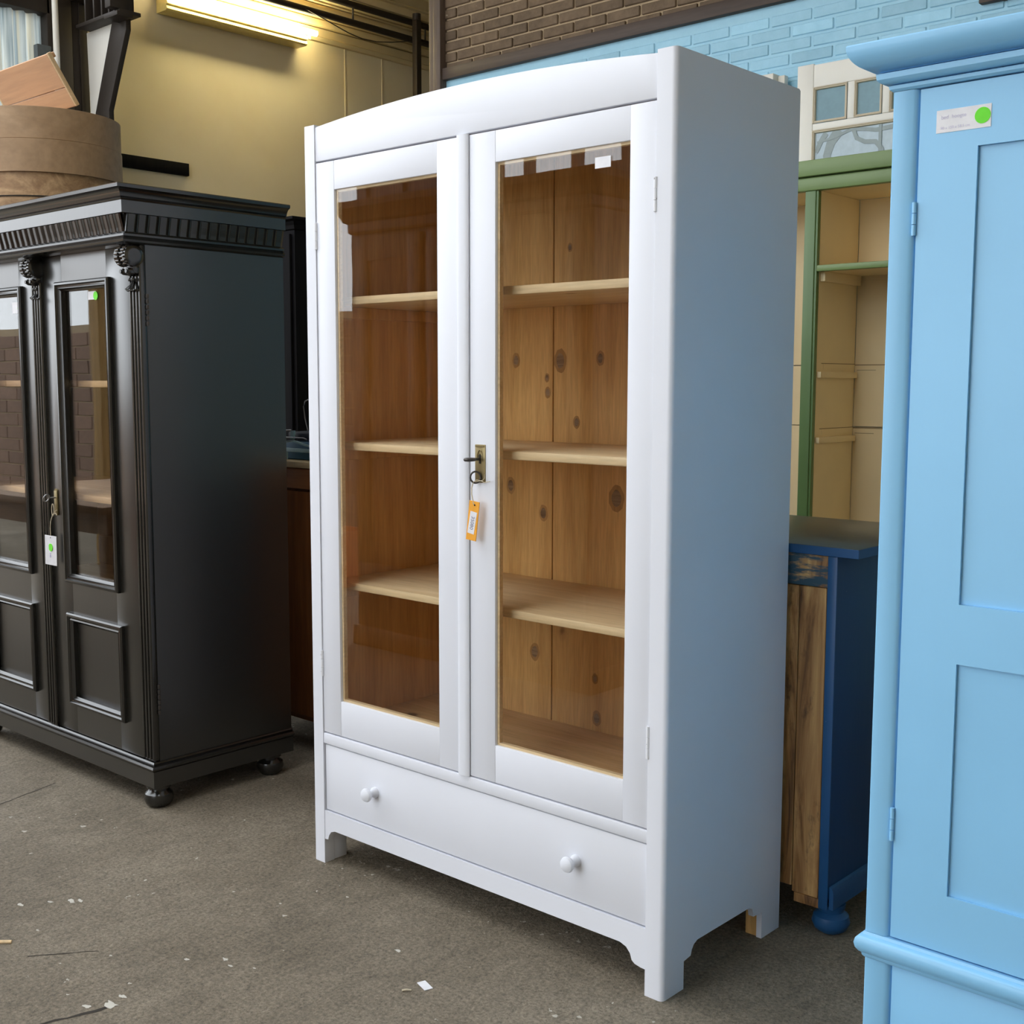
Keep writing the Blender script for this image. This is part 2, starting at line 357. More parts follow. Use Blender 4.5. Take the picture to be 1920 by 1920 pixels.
for (x, y, r) in ((-0.872, -0.805, 0.016), (-0.905, -0.845, 0.010), (-0.885, -0.77, 0.008), (-1.43, -0.60, 0.014), (-1.41, -0.585, 0.009), (-1.46, -0.64, 0.007), (-1.50, -0.70, 0.008), (-1.52, -0.755, 0.009), (-0.93, -0.58, 0.006), (-0.865, -0.52, 0.007), (-0.83, -0.53, 0.005), (-0.60, -0.22, 0.008), (-0.78, -0.50, 0.004), (-1.33, -0.74, 0.004)):
    b = B(); n = 14; vs_ = []
    for i in range(n):
        t = 2*PI*i/n; q = r*random.uniform(0.45, 1.15); vs_.append(b.bm.verts.new((x+q*1.5*math.cos(t), y+q*0.8*math.sin(t), 0.0007)))
    b.bm.faces.new(vs_); b.build('paint_spot', splashm, fl, 0)
WL = -5.8
wl = struct('wall_left', B().box(WL-0.25, WL, 1.86, 8.0, 0, 4.5).box(WL-0.25, WL, 0.8, 1.86, 0, 2.35), M['creamwall'])
for y in (4.05, 4.42):   # faint joints of the wall sheets
    B().box(WL, WL+0.004, y, y+0.012, 0.0, 3.80).build('sheet_batten', M['creamwall'], wl)
struct('wall_far', B().box(WL-0.25, 4.0, 7.6, 7.8, 0, 4.8), M['creamwall'])
M['taupe'] = plain('taupe_wall_paint', (0.66, 0.56, 0.40), 0.8)
struct('wall_right_added', B().box(3.4, 3.6, -4.2, 8.0, 0, 4.8), M['taupe'])  # unseen wall added to block daylight coming from the right
struct('wall_front_added', B().box(0.4, 3.6, -4.4, -4.2, 0, 4.8), M['taupe'])  # unseen wall added to close the right part of the open front to daylight
# ceiling: flat boarding with sloping lap boards rising from the cream wall
ce = struct('ceiling', B().box(-6.05, 3.6, -0.6, 8.0, 4.75, 4.95).box(-0.2, 3.6, -4.4, -0.6, 4.75, 4.95).box(-6.05, -0.2, -4.4, -3.6, 4.75, 4.95), M['ceil'])  # unseen roof opening added here to let daylight fall in from above
nb = 8
for i in range(nb):
    x0 = WL + 0.02 + i*0.15; z0 = 3.95 + i*0.10
    Mx = Matrix.Translation((x0, 0, z0)) @ Matrix.Rotation(math.radians(-30), 4, 'Y')
    B().box(-0.02, 0.165, 1.95, 8.0, -0.012, 0.012, 0.003, 1, mat=Mx).build('ceiling_board', M['ceil'], ce)
    B().box(x0+0.11, x0+0.14, 1.95, 8.0, z0+0.005, z0+0.06, 0.006).build('ceiling_batten', M['ceil'], ce)
tr = struct('trim_1', B().prism([(WL, 3.80), (WL+0.03, 3.80), (WL+0.045, 3.825), (WL+0.03, 3.835), (WL+0.03, 3.89), (WL, 3.89)], 'Y', 1.95, 8.0), M['ceil'])
struct('trim_2', B().box(WL+0.005, WL+0.06, 1.95, 8.0, 3.90, 3.945, 0.006), M['ceil'])

# brick partition
BY = 3.2
wb = struct('wall_back', B().box(-3.95, 3.4, BY+0.007, BY+0.22, 0, 3.113), M['bluemortar'])
wu = struct('wall_back_upper', B().box(-3.90, 3.4, BY+0.012, BY+0.22, 3.113, 4.75), M['mortar'])
PXB, PZ, BH = 0.2225, 0.0625, 0.0505
def brick_mesh(name, bev, mat, L=0.212):
    b = B().box(-L/2, L/2, -0.012, 0.03, -BH/2, BH/2, bev, 1)
    me = bpy.data.meshes.new(name); b.bm.to_mesh(me); b.bm.free(); me.materials.append(mat); return me
def bricks(parent, mat, zref, xref, zlo, zhi, xlo, xhi, win, y, bev, sname):
    me = brick_mesh('brick', bev, mat); cuts = {}
    rest = B(); k0 = math.floor((zlo-zref)/PZ)
    for k in range(k0, int((zhi-zref)/PZ)+2):
        z0 = zref + k*PZ - 0.0015; z1 = z0 + BH
        if z0 < zlo-0.001 or z1 > zhi+0.001: continue
        zc = (z0+z1)/2
        off = xref if k % 2 == 0 else xref + PXB/2
        i0 = math.floor((xlo-off)/PXB)
        for i in range(i0, int((xhi-off)/PXB)+1):
            a = off + i*PXB + 0.0053; c = a + 0.212
            if c > xhi: continue
            mm = me
            if a < xlo:
                if c - xlo < 0.03: continue
                a = xlo; key = round(c-a, 3)
                if key not in cuts: cuts[key] = brick_mesh('brick', bev, mat, key)
                mm = cuts[key]
            xc = (a+c)/2
            jy = random.uniform(-0.0015, 0.0015)
            if win[0] < xc < win[1] and win[2] < zc < win[3]:
                o = bpy.data.objects.new('brick', mm); COL.objects.link(o); o.parent = parent
                o.location = (xc + random.uniform(-0.002, 0.002), y + 0.012 + jy, zc); o.rotation_euler = (random.uniform(-0.01, 0.01), random.uniform(-0.006, 0.006), random.uniform(-0.006, 0.006))
            else: rest.box(a, c, y + jy, y + 0.03, z0, z1)
    o = rest.build(sname, mat, parent, 0); o['kind'] = 'stuff'
bricks(wb, M['bluebrick'], 3.013, -1.905+8*PXB*0, 1.3, 3.113, -3.95, 3.3, (-3.35, -0.35, 2.62, 3.12), BY+0.002, 0.004, 'hidden_bricks')
bricks(wu, M['brownbrick'], 3.282, -3.225, 3.18, 4.7, -3.88, 3.3, (-3.95, -1.1, 3.15, 3.66), BY, 0.004, 'more_bricks')
# cut course just above the beam
for i in range(13):
    x = -3.87 + i*PXB
    B().box(x+0.006, x+0.213, BY, BY+0.03, 3.183, 3.2085, 0.003, 1).build('brick', M['brownbrick'], wu)
struct('trim_3', B().box(-3.872, -1.40, BY-0.03, BY+0.05, 3.113, 3.180, 0.004).box(-1.40, 3.3, BY-0.03, BY+0.05, 3.113, 3.180, 0.004), M['beam'])
struct('trim_4', B().box(-3.935, -3.872, BY-0.045, BY+0.05, 0, 4.75, 0.006).box(-3.995, -3.938, BY-0.02, BY+0.05, 0, 4.75, 0.008), M['beamz'])
struct('trim_5', B().box(-0.672, 0.9, BY-0.03, BY+0.02, 2.915, 3.02, 0.005), M['beam'])

# sheet window high in the cream wall
win = struct('window_1', B().box(WL-0.10, WL+0.02, 0.8, 1.72, 3.545, 3.70, 0.004).box(WL-0.10, WL+0.02, 1.70, 1.86, 2.35, 3.70, 0.004).box(WL-0.10, WL+0.02, 0.8, 1.70, 2.35, 2.43, 0.004).box(WL-0.10, WL+0.02, 0.8, 0.88, 2.43, 3.545, 0.004), M['darksteel'])
def corrugated():
    m = bpy.data.materials.new('translucent_sheet'); m.use_nodes = True; nt = m.node_tree; nt.nodes.clear()
    o = nt.nodes.new('ShaderNodeOutputMaterial'); d = nt.nodes.new('ShaderNodeBsdfDiffuse'); t = nt.nodes.new('ShaderNodeBsdfTranslucent'); mx = nt.nodes.new('ShaderNodeMixShader')
    n = N(nt, 'ShaderNodeTexNoise', Scale=18.0, Detail=3.0); nt.links.new(coords(nt, (1, 1, 0.06)), n.inputs['Vector'])
    r = ramp(nt, n.outputs[0], [(0.30, (0.16, 0.20, 0.21)), (0.48, (0.40, 0.43, 0.41)), (0.56, (0.44, 0.42, 0.33)), (0.66, (0.20, 0.24, 0.25))])
    nt.links.new(r.outputs[0], d.inputs[0]); nt.links.new(r.outputs[0], t.inputs[0]); mx.inputs[0].default_value = 0.75
    nt.links.new(d.outputs[0], mx.inputs[1]); nt.links.new(t.outputs[0], mx.inputs[2]); nt.links.new(mx.outputs[0], o.inputs[0]); return m
b = B(); nY = 120; prev = None
for i in range(nY+1):
    y = 0.86 + 0.85*i/nY; x = WL - 0.05 + 0.018*math.sin(i/nY*2*PI*11)
    cur = (b.bm.verts.new((x, y, 2.40)), b.bm.verts.new((x, y, 3.58)))
    if prev: b.bm.faces.new((prev[0], cur[0], cur[1], prev[1]))
    prev = cur
b.build('corrugated_sheet', corrugated(), win)

# ------------------------------------------------------------------ steel bracket, plank, pipes, lamp on the cream wall
t = thing('steel_column', 'sooty riveted steel column and cantilever bracket against the cream wall', 'column', (-5.62, 1.9, 0))
B().box(-5.87, -5.85, 1.865, 1.97, 0, 4.6, 0.003).box(-5.82, -5.79, 1.865, 1.97, 0, 4.6, 0.003).box(-5.83, -5.78, 1.91, 1.93, 0, 4.6).build('column_shaft', M['darksteel'], t)
B().box(-5.835, -5.800, 1.862, 1.90, 0, 4.6, 0.003).build('edge_strip', plain('flaked_grey_paint', (0.20, 0.17, 0.15), 0.8), t)
B().box(-5.82, -5.17, 1.86, 1.98, 3.655, 3.72, 0.004).build('upper_flange', M['darksteel'], t)
B().box(-5.70, -5.19, 1.84, 1.98, 3.470, 3.492, 0.003).build('lower_flange', M['darksteel'], t)
B().box(-5.70, -5.20, 1.92, 1.94, 3.49, 3.66).build('web_plate', M['darksteel'], t)
for i, x in enumerate((-5.60, -5.50, -5.41, -5.33, -5.27, -5.20)):
    B().box(x-0.008, x+0.008, 1.85, 1.925, 3.49, 3.66, 0.002).build('stiffener', M['darksteel'], t)
B().box(-5.30, -5.15, 1.80, 1.90, 3.44, 3.465, 0.003).box(-5.25, -5.19, 1.78, 1.90, 3.49, 3.65, 0.004).build('end_shoe', M['darksteel'], t)
# bent strut: flat plate from the girder end down to the wall foot
B().prism([(-5.37, 3.47), (-5.22, 3.47), (-5.22, 3.39), (-5.44, 2.96), (-5.44, 0.0), (-5.50, 0.0), (-5.50, 2.75), (-5.60, 2.96)], 'Y', 1.895, 1.93, 0.004).build('bent_strut', M['darksteel'], t)
B().prism([(-5.74, 3.47), (-5.37, 3.47), (-5.60, 2.96), (-5.56, 2.2), (-5.70, 2.2)], 'Y', 1.935, 1.955).build('gusset_board', M['offwhite'], t)
for (x, z) in ((-5.49, 3.215), (-5.515, 3.105)):
    B().lathe([(0.001, -0.012), (0.012, -0.010), (0.014, 0.0)], (x, 1.934, z), 'Y', 12).build('bolt', M['iron'], t)
tag(B().box(WL, WL+0.03, 2.03, 2.665, 2.700, 2.782, 0.004).build('dark_plank', M['darkwood']), 'short dark plank fixed level on the cream wall', 'plank')
tag(B().tube([(-5.68, 1.70, 0.0), (-5.68, 1.70, 4.7)], 0.018, 12).build('conduit_pipe', M['offwhite']), 'slim white upright conduit beside the corrugated window', 'pipe')
tag(B().box(-5.77, -5.72, 1.60, 1.69, 2.36, 3.34, 0.004).build('grey_upright_board', plain('grey_zinc', (0.13, 0.15, 0.16), 0.5, 0.3)), 'short grey upright strip in front of the corrugated window', 'board')
def pipe_thing(label, x, z, yend):
    o = thing('ceiling_pipe', label, 'pipe', (x, 2.0, z))
    B().tube([(x, 1.95, z), (x, 7.55, z)], 0.024, 12).build('pipe_run', M['darksteel'], o)
    return o
p1 = pipe_thing('lower of two dark pipes running under the cream ceiling', -5.52, 3.905, 7.5)
p2 = pipe_thing('upper of two dark pipes running under the cream ceiling', -5.52, 4.03, 7.5)
for y in (3.90, 4.62):
    B().tube([(-5.52, y, 3.90), (-5.52, y, 4.03)], 0.007, 6).build('hanger', M['darksteel'], p2)
o = thing('pipe_stand', 'dark upright pipe stand meeting the ceiling pipes beside the brick pier', 'pipe', (-5.45, 4.47, 0))
B().box(-5.475, -5.425, 4.44, 4.49, 0, 4.03, 0.006).build('upright', M['darksteel'], o)
B().lathe([(0.0, -0.02), (0.032, -0.02), (0.032, 0.03), (0.0, 0.03)], (-5.45, 4.465, 4.045), 'Z', 12).build('clamp', M['darksteel'], o)
tag(B().tube([(-5.50, 3.42, 3.91)]+[(-5.50+0.02*math.sin(i), 3.42+i*0.14, 3.91-0.10*math.sin(PI*i/8)) for i in range(1, 8)]+[(-5.50, 4.54, 3.93)], 0.004, 6).build('sagging_cable', M['darksteel']), 'thin sagging cable looped between the ceiling pipes', 'cable')

# fluorescent lamp
LX = -5.66
l = thing('fluorescent_lamp', 'lit yellowish fluorescent tube lamp in a white trough on the cream wall', 'lamp', (LX, 3.05, 3.74))
troughm = plain('lamp_trough_enamel', (0.80, 0.64, 0.22), 0.35)
B().prism([(-5.79, 3.80), (-5.70, 3.80), (-5.665, 3.775), (-5.66, 3.752), (-5.675, 3.748), (-5.665, 3.722), (-5.68, 3.712), (-5.79, 3.712)], 'Y', 2.46, 3.60, 0.002).build('trough', troughm, l)
tm, tnt, tp = newmat('lit_tube'); tp.inputs['Base Color'].default_value = (1, 1, 1, 1); tp.inputs['Emission Color'].default_value = (1.0, 0.88, 0.50, 1); tp.inputs['Emission Strength'].default_value = 22
tn = N(tnt, 'ShaderNodeTexNoise', Scale=2.0)
B().tube([(-5.635, 2.48, 3.800), (-5.635, 3.655, 3.800)], 0.019, 14).build('tube', tm, l)
for y in (2.50, 3.625): B().box(-5.69, -5.665, y-0.012, y+0.006, 3.76, 3.815, 0.004).build('tube_holder', troughm, l)

# ------------------------------------------------------------------ white display cabinet
W = 1.187; D = 0.495
wc = thing('display_cabinet', 'lilac-white painted display cabinet with two glazed doors and one drawer', 'cabinet', (-W/2, D/2, 0))
def rounded_post(right):
    r = 0.0115; pts = []
    for k in range(7):
        a = -PI/2 + (PI/2)*k/6; pts.append((-r + r*math.cos(a), r + r*math.sin(a)))
    pts = [(-0.047, 0.0)] + pts + [(0, 0.034), (-0.047, 0.034)]
    if not right: pts = [(-W - x, y) for x, y in pts][::-1]
    return pts
for right in (True, False):
    B().prism(rounded_post(right), 'Z', 0, 2.0, 0.0).build('corner_post', M['white'], wc)
    sx = (lambda a, b: (a, b)) if right else (lambda a, b: (-W-b, -W-a))
    # side with feet cut out of its lower edge
    arc = [(0.081, 0.0), (0.081, 0.064), (0.108, 0.068), (0.112, 0.080), (0.120, 0.090), (0.134, 0.096), (0.352, 0.096), (0.366, 0.090), (0.372, 0.078), (0.374, 0.068), (0.412, 0.066), (0.412, 0.0)]
    prof = [(0.034, 2.0), (0.034, 0.0)] + arc + [(D, 0.0), (D, 1.996), (D-0.006, 2.0)]
    x0, x1 = sx(-0.014, 0.0)
    B().prism(prof, 'X', x0, x1, 0.0).build('side_panel', M['white'], wc)
    x0, x1 = sx(-0.026, -0.0142)
    B().box(x0, x1, 0.034, 0.472, 0.10, 1.985).build('side_lining', M['pine_y'], wc)
    x0, x1 = sx(-0.046, -0.0145)
    B().box(x0, x1, 0.035, 0.080, 0, 0.10, 0.002).build('foot_block', M['white'], wc)
    B().box(x0, x1, 0.415, 0.490, 0, 0.10, 0.002).build('foot_block', M['pine_v'] if right else M['white'], wc)
arch = [(-1.14, 1.906), (-0.047, 1.906)] + [(-0.047 - 1.093*i/24, 1.994 + 0.026*(1-((i/12)-1)**2)) for i in range(25)]
B().prism(arch, 'Y', 0.003, 0.030, 0.002).build('arched_top_rail', M['whiteh'], wc)
B().box(-W+0.014, -0.014, 0.031, 0.488, 1.972, 1.988).build('top_board', M['pine_f'], wc)
B().box(-1.14, -0.047, 0.001, 0.032, 0.3425, 0.3725, 0.003).build('drawer_rail', M['whiteh'], wc)
apr = [(-0.047, 0.151), (-1.14, 0.151), (-1.14, 0.069), (-1.127, 0.070), (-1.123, 0.083), (-1.114, 0.094), (-1.098, 0.100), (-0.118, 0.100), (-0.100, 0.094), (-0.089, 0.082), (-0.084, 0.068), (-0.076, 0.062), (-0.060, 0.059), (-0.047, 0.0585)]
B().prism(apr, 'Y', 0.002, 0.026, 0.0).build('apron', M['whiteh'], wc)
dr = B().box(-1.137, -0.050, 0.0055, 0.028, 0.1545, 0.3395, 0.002).box(-1.12, -0.067, 0.028, 0.45, 0.165, 0.33).build('drawer', M['whiteh'], wc)
kp = [(0.0, -0.036), (0.010, -0.0355), (0.0165, -0.032), (0.0185, -0.027), (0.0165, -0.021), (0.010, -0.017), (0.008, -0.012), (0.010, -0.006), (0.014, 0.0), (0.014, 0.007)]
for x in (-0.932, -0.246): B().lathe(kp, (x, 0, 0.250), 'Y', 24).build('knob', M['white'], dr)
B().box(-1.161, -0.026, 0.030, 0.472, 0.372, 0.390).build('cabinet_floor', M['pine_f'], wc)
KN = [(-0.852, 1.393, 0.017), (-0.691, 1.391, 0.026), (-0.554, 1.396, 0.016), (-0.749, 0.972, 0.019), (-0.496, 1.029, 0.030), (-0.633, 1.226, 0.014), (-0.871, 1.042, 0.020), (-0.779, 0.576, 0.021), (-0.562, 0.534, 0.012), (-0.555, 0.425, 0.018), (-0.735, 1.305, 0.013), (-0.66, 1.69, 0.010), (-0.738, 1.345, 0.010), (-0.36, 1.15, 0.02), (-0.12, 0.8, 0.02)]
knm = wood('knot_halo_wood', (0.46, 0.23, 0.07), (0.62, 0.34, 0.12), 2, gscale=60); kdm = wood('knot_wood', (0.14, 0.065, 0.025), (0.50, 0.34, 0.20), 0, gscale=50)
bj = [-1.161, -0.95, -0.717, -0.46, -0.24, -0.026]
for a, c in zip(bj, bj[1:]):
    bo = B().box(a+0.0018, c-0.0018, 0.4722, 0.487, 0.10, 1.985, 0.0015, 1).build('back_board', M['pine_v'], wc)
    for kx, kz, kr in KN:
        if a < kx < c:
            for nm, rr, off, mt in (('knot_halo', 1.0, 0.0, knm), ('knot', 0.62, 0.0003, kdm)):
                b = B(); n = 18; vs_ = []
                for i in range(n):
                    t = 2*PI*i/n; q = kr*rr*random.uniform(0.93, 1.06); vs_.append(b.bm.verts.new((kx+q*0.85*math.cos(t), 0.4718-off, kz+q*1.25*math.sin(t))))
                b.bm.faces.new(vs_); b.build(nm, mt, bo, 0)
B().box(-1.161, -0.026, 0.487, 0.491, 0.12, 1.98).build('gap_shade_sheet', M['seam'], wc)  # dark sheet standing in for shade in the gaps between back boards
for zt in (1.557, 1.171, 0.790):
    B().box(-1.160, -0.027, 0.060, 0.470, zt-0.021, zt, 0.004).build('shelf', M['pine_x'], wc)
    for x0, x1 in ((-1.1605, -1.140), (-0.047, -0.0265)):
        B().box(x0, x1, 0.075, 0.455, zt-0.052, zt-0.0215, 0.002).build('cleat', M['pine_y'], wc)
def glazed_door(x0, x1, z0, z1, gx0, gx1, gz0, gz1, hinge_x):
    d = B().frame(x0, x1, z0, z1, 0.003, 0.025, gx0-x0, x1-gx1, gz0-z0, z1-gz1, 0.0012).build('door', M['white'], wc)
    B().frame(gx0, gx1, gz0, gz1, 0.012, 0.024, 0.006, 0.006, 0.006, 0.006).build('glazing_bead', M['pine_x'], d)
    B().box(gx0+0.0005, gx1-0.0005, 0.0085, 0.0115, gz0+0.0005, gz1-0.0005).build('pane', M['glass'], d)
    for za, zb in ((1.680, 1.750), (0.532, 0.604)):
        h = B()
        for i in range(3):
            zz = za + (zb-za)*i/3; h.lathe([(0, 0), (0.0045, 0.0), (0.0045, (zb-za)/3-0.0008), (0, (zb-za)/3-0.0008)], (hinge_x, 0.0012, zz), 'Z', 10)
        h.build('hinge', M['hinge'], d)
    return d
dl = glazed_door(-1.1385, -0.5795, 0.376, 1.9015, -1.066, -0.686, 0.472, 1.828, -1.1395)
B().prism([(-0.6155, 0.003), (-0.6155, -0.001), (-0.612, -0.0045), (-0.604, -0.006), (-0.590, -0.006), (-0.582, -0.0045), (-0.5785, -0.001), (-0.5785, 0.003)], 'Z', 0.374, 1.904, 0.0).build('astragal', M['white'], dl)
drr = glazed_door(-0.577, -0.0485, 0.376, 1.9015, -0.496, -0.115, 0.468, 1.831, -0.0475)
esc = B().box(-0.559, -0.526, 0.0005, 0.0035, 1.097, 1.187, 0.0012)
esc.box(-0.557, -0.528, -0.0012, 0.001, 1.181, 1.185).box(-0.557, -0.528, -0.0012, 0.001, 1.099, 1.103)
esc.tube([(-0.5425+0.008*math.cos(a), 0.0002, 1.158+0.016*math.sin(a)) for a in [i*PI/10 for i in range(-2, 13)]], 0.0014, 6)
esc.build('lock_plate', M['brass'], drr)
B().prism([(-0.5455, 1.142), (-0.5395, 1.142), (-0.5405, 1.154), (-0.538, 1.160), (-0.5425, 1.165), (-0.547, 1.160), (-0.5445, 1.154)], 'Y', -0.0004, 0.0008).build('keyhole', M['seam'], drr)
B().box(-0.211, -0.169, 0.0078, 0.0086, 1.7845, 1.8075, 0.0).build('price_sticker', M['paper'], drr)
# key
k = B().tube([(-0.5425, 0.002, 1.153), (-0.5425, -0.022, 1.153)], 0.0034, 8)
ring = [(-0.5425+0.009*math.sin(a), -0.034-0.013*math.cos(a), 1.153) for a in [2*PI*i/16 for i in range(16)]]
k.tube(ring, 0.0042, 8, True)
tag(k.build('door_key', M['iron']), 'dark iron key standing in the brass lock of the white cabinet', 'key')
# orange tag on a ring
t = thing('price_tag', 'orange price tag hanging by string from the white cabinet lock', 'tag', (-0.553, -0.02, 1.10))
B().tube([(-0.547+0.0115*math.sin(a)*0.8, -0.010+0.008*math.sin(a), 1.110+0.0135*math.cos(a)) for a in [2*PI*i/24 for i in range(24)]], 0.0022, 8, True).build('key_ring', M['iron'], t)
B().tube([(-0.5505, -0.014, 1.099), (-0.552, -0.018, 1.085), (-0.550, -0.020, 1.070), (-0.543, -0.022, 1.053), (-0.540, -0.0232, 1.047)], 0.0014, 6).tube([(-0.5505, -0.014, 1.099), (-0.543, -0.010, 1.104), (-0.532, -0.006, 1.102), (-0.520, -0.008, 1.099), (-0.498, -0.012, 1.103)], 0.0010, 6).tube([(-0.552, -0.012, 1.098), (-0.542, -0.009, 1.100), (-0.528, -0.004, 1.104), (-0.520, -0.008, 1.110), (-0.518, -0.010, 1.118)], 0.0008, 6).build('string', M['string'], t)
TM = Matrix.Translation((-0.5445, -0.022, 1.008)) @ Matrix.Rotation(math.radians(6), 4, 'Z') @ Matrix.Rotation(math.radians(7), 4, 'Y')
cd = B().box(-0.0150, 0.0150, -0.0012, 0.0012, -0.047, 0.047, 0.0005, 1, mat=TM).build('card', M['tagorange'], t)
B().box(-0.0098, 0.0098, -0.0017, -0.0011, -0.031, 0.022, 0, mat=TM @ Matrix.Rotation(math.radians(4), 4, 'Y')).build('number_label', M['paper'], t)
text_obj('number', '35080', 0.0132, M['ink'], t, TM @ Matrix.Rotation(math.radians(4), 4, 'Y') @ Matrix.Translation((0, -0.0019, -0.005)) @ Matrix.Rotation(PI/2, 4, 'X') @ Matrix.Rotation(-PI/2, 4, 'Z'))
B().lathe([(0.0, -0.0004), (0.0022, -0.0004), (0.0022, 0.0004), (0.0, 0.0004)], TM @ Vector((0.002, -0.0012, 0.038)), 'Y', 10).build('eyelet', M['seam'], t)

# ------------------------------------------------------------------ black display cabinet
bx0, bx1, by0, by1 = -3.116, -1.864, -0.085, 0.445
bc = thing('black_display_cabinet', 'black painted display cabinet with carved corbels, fluted cornice and bun feet', 'cabinet', ((bx0+bx1)/2, 0.18, 0))
foot = [(0.0, 0.0), (0.030, 0.0), (0.041, 0.010), (0.046, 0.026), (0.043, 0.042), (0.032, 0.052), (0.030, 0.056), (0.038, 0.060), (0.038, 0.072)]
for x in (bx0+0.05, bx1-0.03):
    for y in (by0+0.03, by1-0.07): B().lathe(foot, (x, y, 0), 'Z', 28).build('bun_foot', M['blackh'], bc)
B().run([(0.010, 0.070), (0.010, 0.122), (0.006, 0.124)], bx0, bx1, by0, by1).build('plinth', M['black'], bc)
B().run([(0.010, 0.1242), (0.016, 0.127), (0.018, 0.133), (0.014, 0.139), (0.006, 0.141), (0.008, 0.146), (0.004, 0.1505), (-0.01, 0.1505)], bx0, bx1, by0, by1).build('plinth_moulding', M['blackh'], bc)
for x0, x1 in ((bx0, bx0+0.02), (bx1-0.02, bx1)):
    B().box(x0, x1, by0+0.020, by1, 0.151, 1.740).build('side_panel', M['black'], bc)
    B().box(x0 if x0 < -3 else x0-0.0, x1, by0+0.019, by0+0.0195, 0.151, 1.0).bm.free()
B().box(bx0+0.021, bx1-0.021, by1-0.012, by1-0.002, 0.151, 1.740).build('back_panel', M['black_in'], bc)
B().box(bx0+0.021, bx1-0.021, by0+0.02, by1-0.013, 0.1515, 0.172).build('cabinet_floor', M['black_in'], bc)
B().box(bx0+0.021, bx1-0.021, by0+0.02, by1-0.013, 1.715, 1.738).build('cabinet_top', M['black_in'], bc)
shm = wood('cabinet_shelf_pine', (0.50, 0.30, 0.15), (0.66, 0.44, 0.24), 0)
for zt in (1.335, 0.955, 0.60):
    B().box(bx0+0.022, bx1-0.022, by0+0.06, by1-0.014, zt-0.022, zt, 0.003).build('shelf', shm, bc)
# corner pilasters with flutes
def pilaster(xa, xb, za, zb, y, name):
    n = 3; b = B().box(xa, xb, y, by0+0.020, za, zb, 0.001)
    w = (xb-xa)/(2*n+1)
    for i in range(n+1):
        b.prism([(xa+w*2*i, y), (xa+w*2*i+w*0.2, y-0.0045), (xa+w*2*i+w*0.8, y-0.0045), (xa+w*2*i+w, y)], 'Z', za+0.004, zb-0.004)
    return b.build(name, M['blackh'], bc)
pilaster(bx1-0.062, bx1-0.001, 0.1515, 1.738, by0+0.003, 'corner_pilaster')
pilaster(bx0+0.001, bx0+0.062, 0.1515, 1.738, by0+0.003, 'corner_pilaster')
def black_door(x0, x1, gx0, gx1, px0, px1):
    d = B()
    z0, z1 = 0.1525, 1.738
    y0, y1 = by0+0.001, by0+0.021
    d.box(x0, gx0, y0, y1, z0, z1, 0.001).box(gx1, x1, y0, y1, z0, z1, 0.001)
    d.box(gx0, gx1, y0+0.0003, y1, z0, 0.262).box(gx0, gx1, y0+0.0003, y1, 0.548, 0.690).box(gx0, gx1, y0+0.0003, y1, 1.628, z1)
    o = d.build('door', M['black'], bc)
    B().box(gx0, gx1, by0+0.012, by0+0.018, 0.262, 0.548).build('lower_panel', M['black'], o)
    B().box(gx0, gx1, by0+0.010, by0+0.013, 0.690, 1.628).build('pane', M['glass'], o)
    mp = [(0.0, 0.0), (0.0, 0.010), (0.004, 0.015), (0.010, 0.016), (0.014, 0.010), (0.018, 0.009), (0.022, 0.011), (0.026, 0.006), (0.030, 0.003), (0.030, -0.012)]
    B().mframe(mp, gx0-0.028, gx1+0.028, 0.666, 1.653, by0+0.001).build('glass_moulding', M['blackh'], o)
    B().mframe(mp, px0, px1, 0.248, 0.562, by0+0.001).build('panel_moulding', M['blackh'], o)
    return o
d1 = black_door(-2.470, -1.928, -2.340, -2.060, -2.368, -2.018)
d2 = black_door(-3.052, -2.510, -2.920, -2.632, -2.950, -2.606)
pilaster(-2.524, -2.466, 0.1515, 1.738, by0-0.006, 'centre_pilaster')
for z in (1.50, 0.30):
    h = B()
    for i in range(6): h.lathe([(0, 0), (0.004, 0.0), (0.0048, 0.006), (0.004, 0.012), (0, 0.012)], (bx1+0.0015, by0+0.022, z+i*0.0165), 'Z', 8)
    h.build('hinge', M['iron'], bc)
# cornice
FO = 0.047
B().run([(-0.004, 1.7385), (0.000, 1.739), (0.010, 1.744), (0.012, 1.750), (0.006, 1.755), (0.004, 1.757), (0.008, 1.761), (0.008, 1.767), (0.002, 1.7725), (-0.01, 1.7725)], bx0, bx1, by0, by1, FO).build('necking_moulding', M['blackh'], bc)
fr = B().run([(-0.006, 1.773), (-0.006, 1.782), (-0.002, 1.800), (0.006, 1.826), (-0.01, 1.826)], bx0, bx1, by0, by1, FO).build('fluted_frieze', M['blackh'], bc)
def reed_mesh(w):
    b = B(); pr = [(0.0, 0.0), (0.0022, 0.012), (0.0072, 0.032), (0.0115, 0.051)]
    prev = None
    for o, z in pr:
        row = [b.bm.verts.new((x, y, z)) for x, y in ((-w/2, -o+0.008), (-w/2*0.96, -o-0.0062), (-w/2*0.80, -o-0.0058), (-w/2*0.55, -o-0.0020), (w/2*0.55, -o-0.0030), (w/2*0.99, -o-0.0010))]
        if prev:
            for i in range(5): b.bm.faces.new((prev[i], prev[i+1], row[i+1], row[i]))
        else: b.bm.faces.new(row[::-1])
        prev = row
    b.bm.faces.new(prev); bmesh.ops.recalc_face_normals(b.bm, faces=b.bm.faces[:])
    me = bpy.data.meshes.new('reed'); b.bm.to_mesh(me); b.bm.free(); me.materials.append(M['blackh']); return me
rm = reed_mesh(0.0368)
n = 34; span = bx1-bx0-0.004
base = Vector(((bx0+bx1)/2, 0.18, 0))
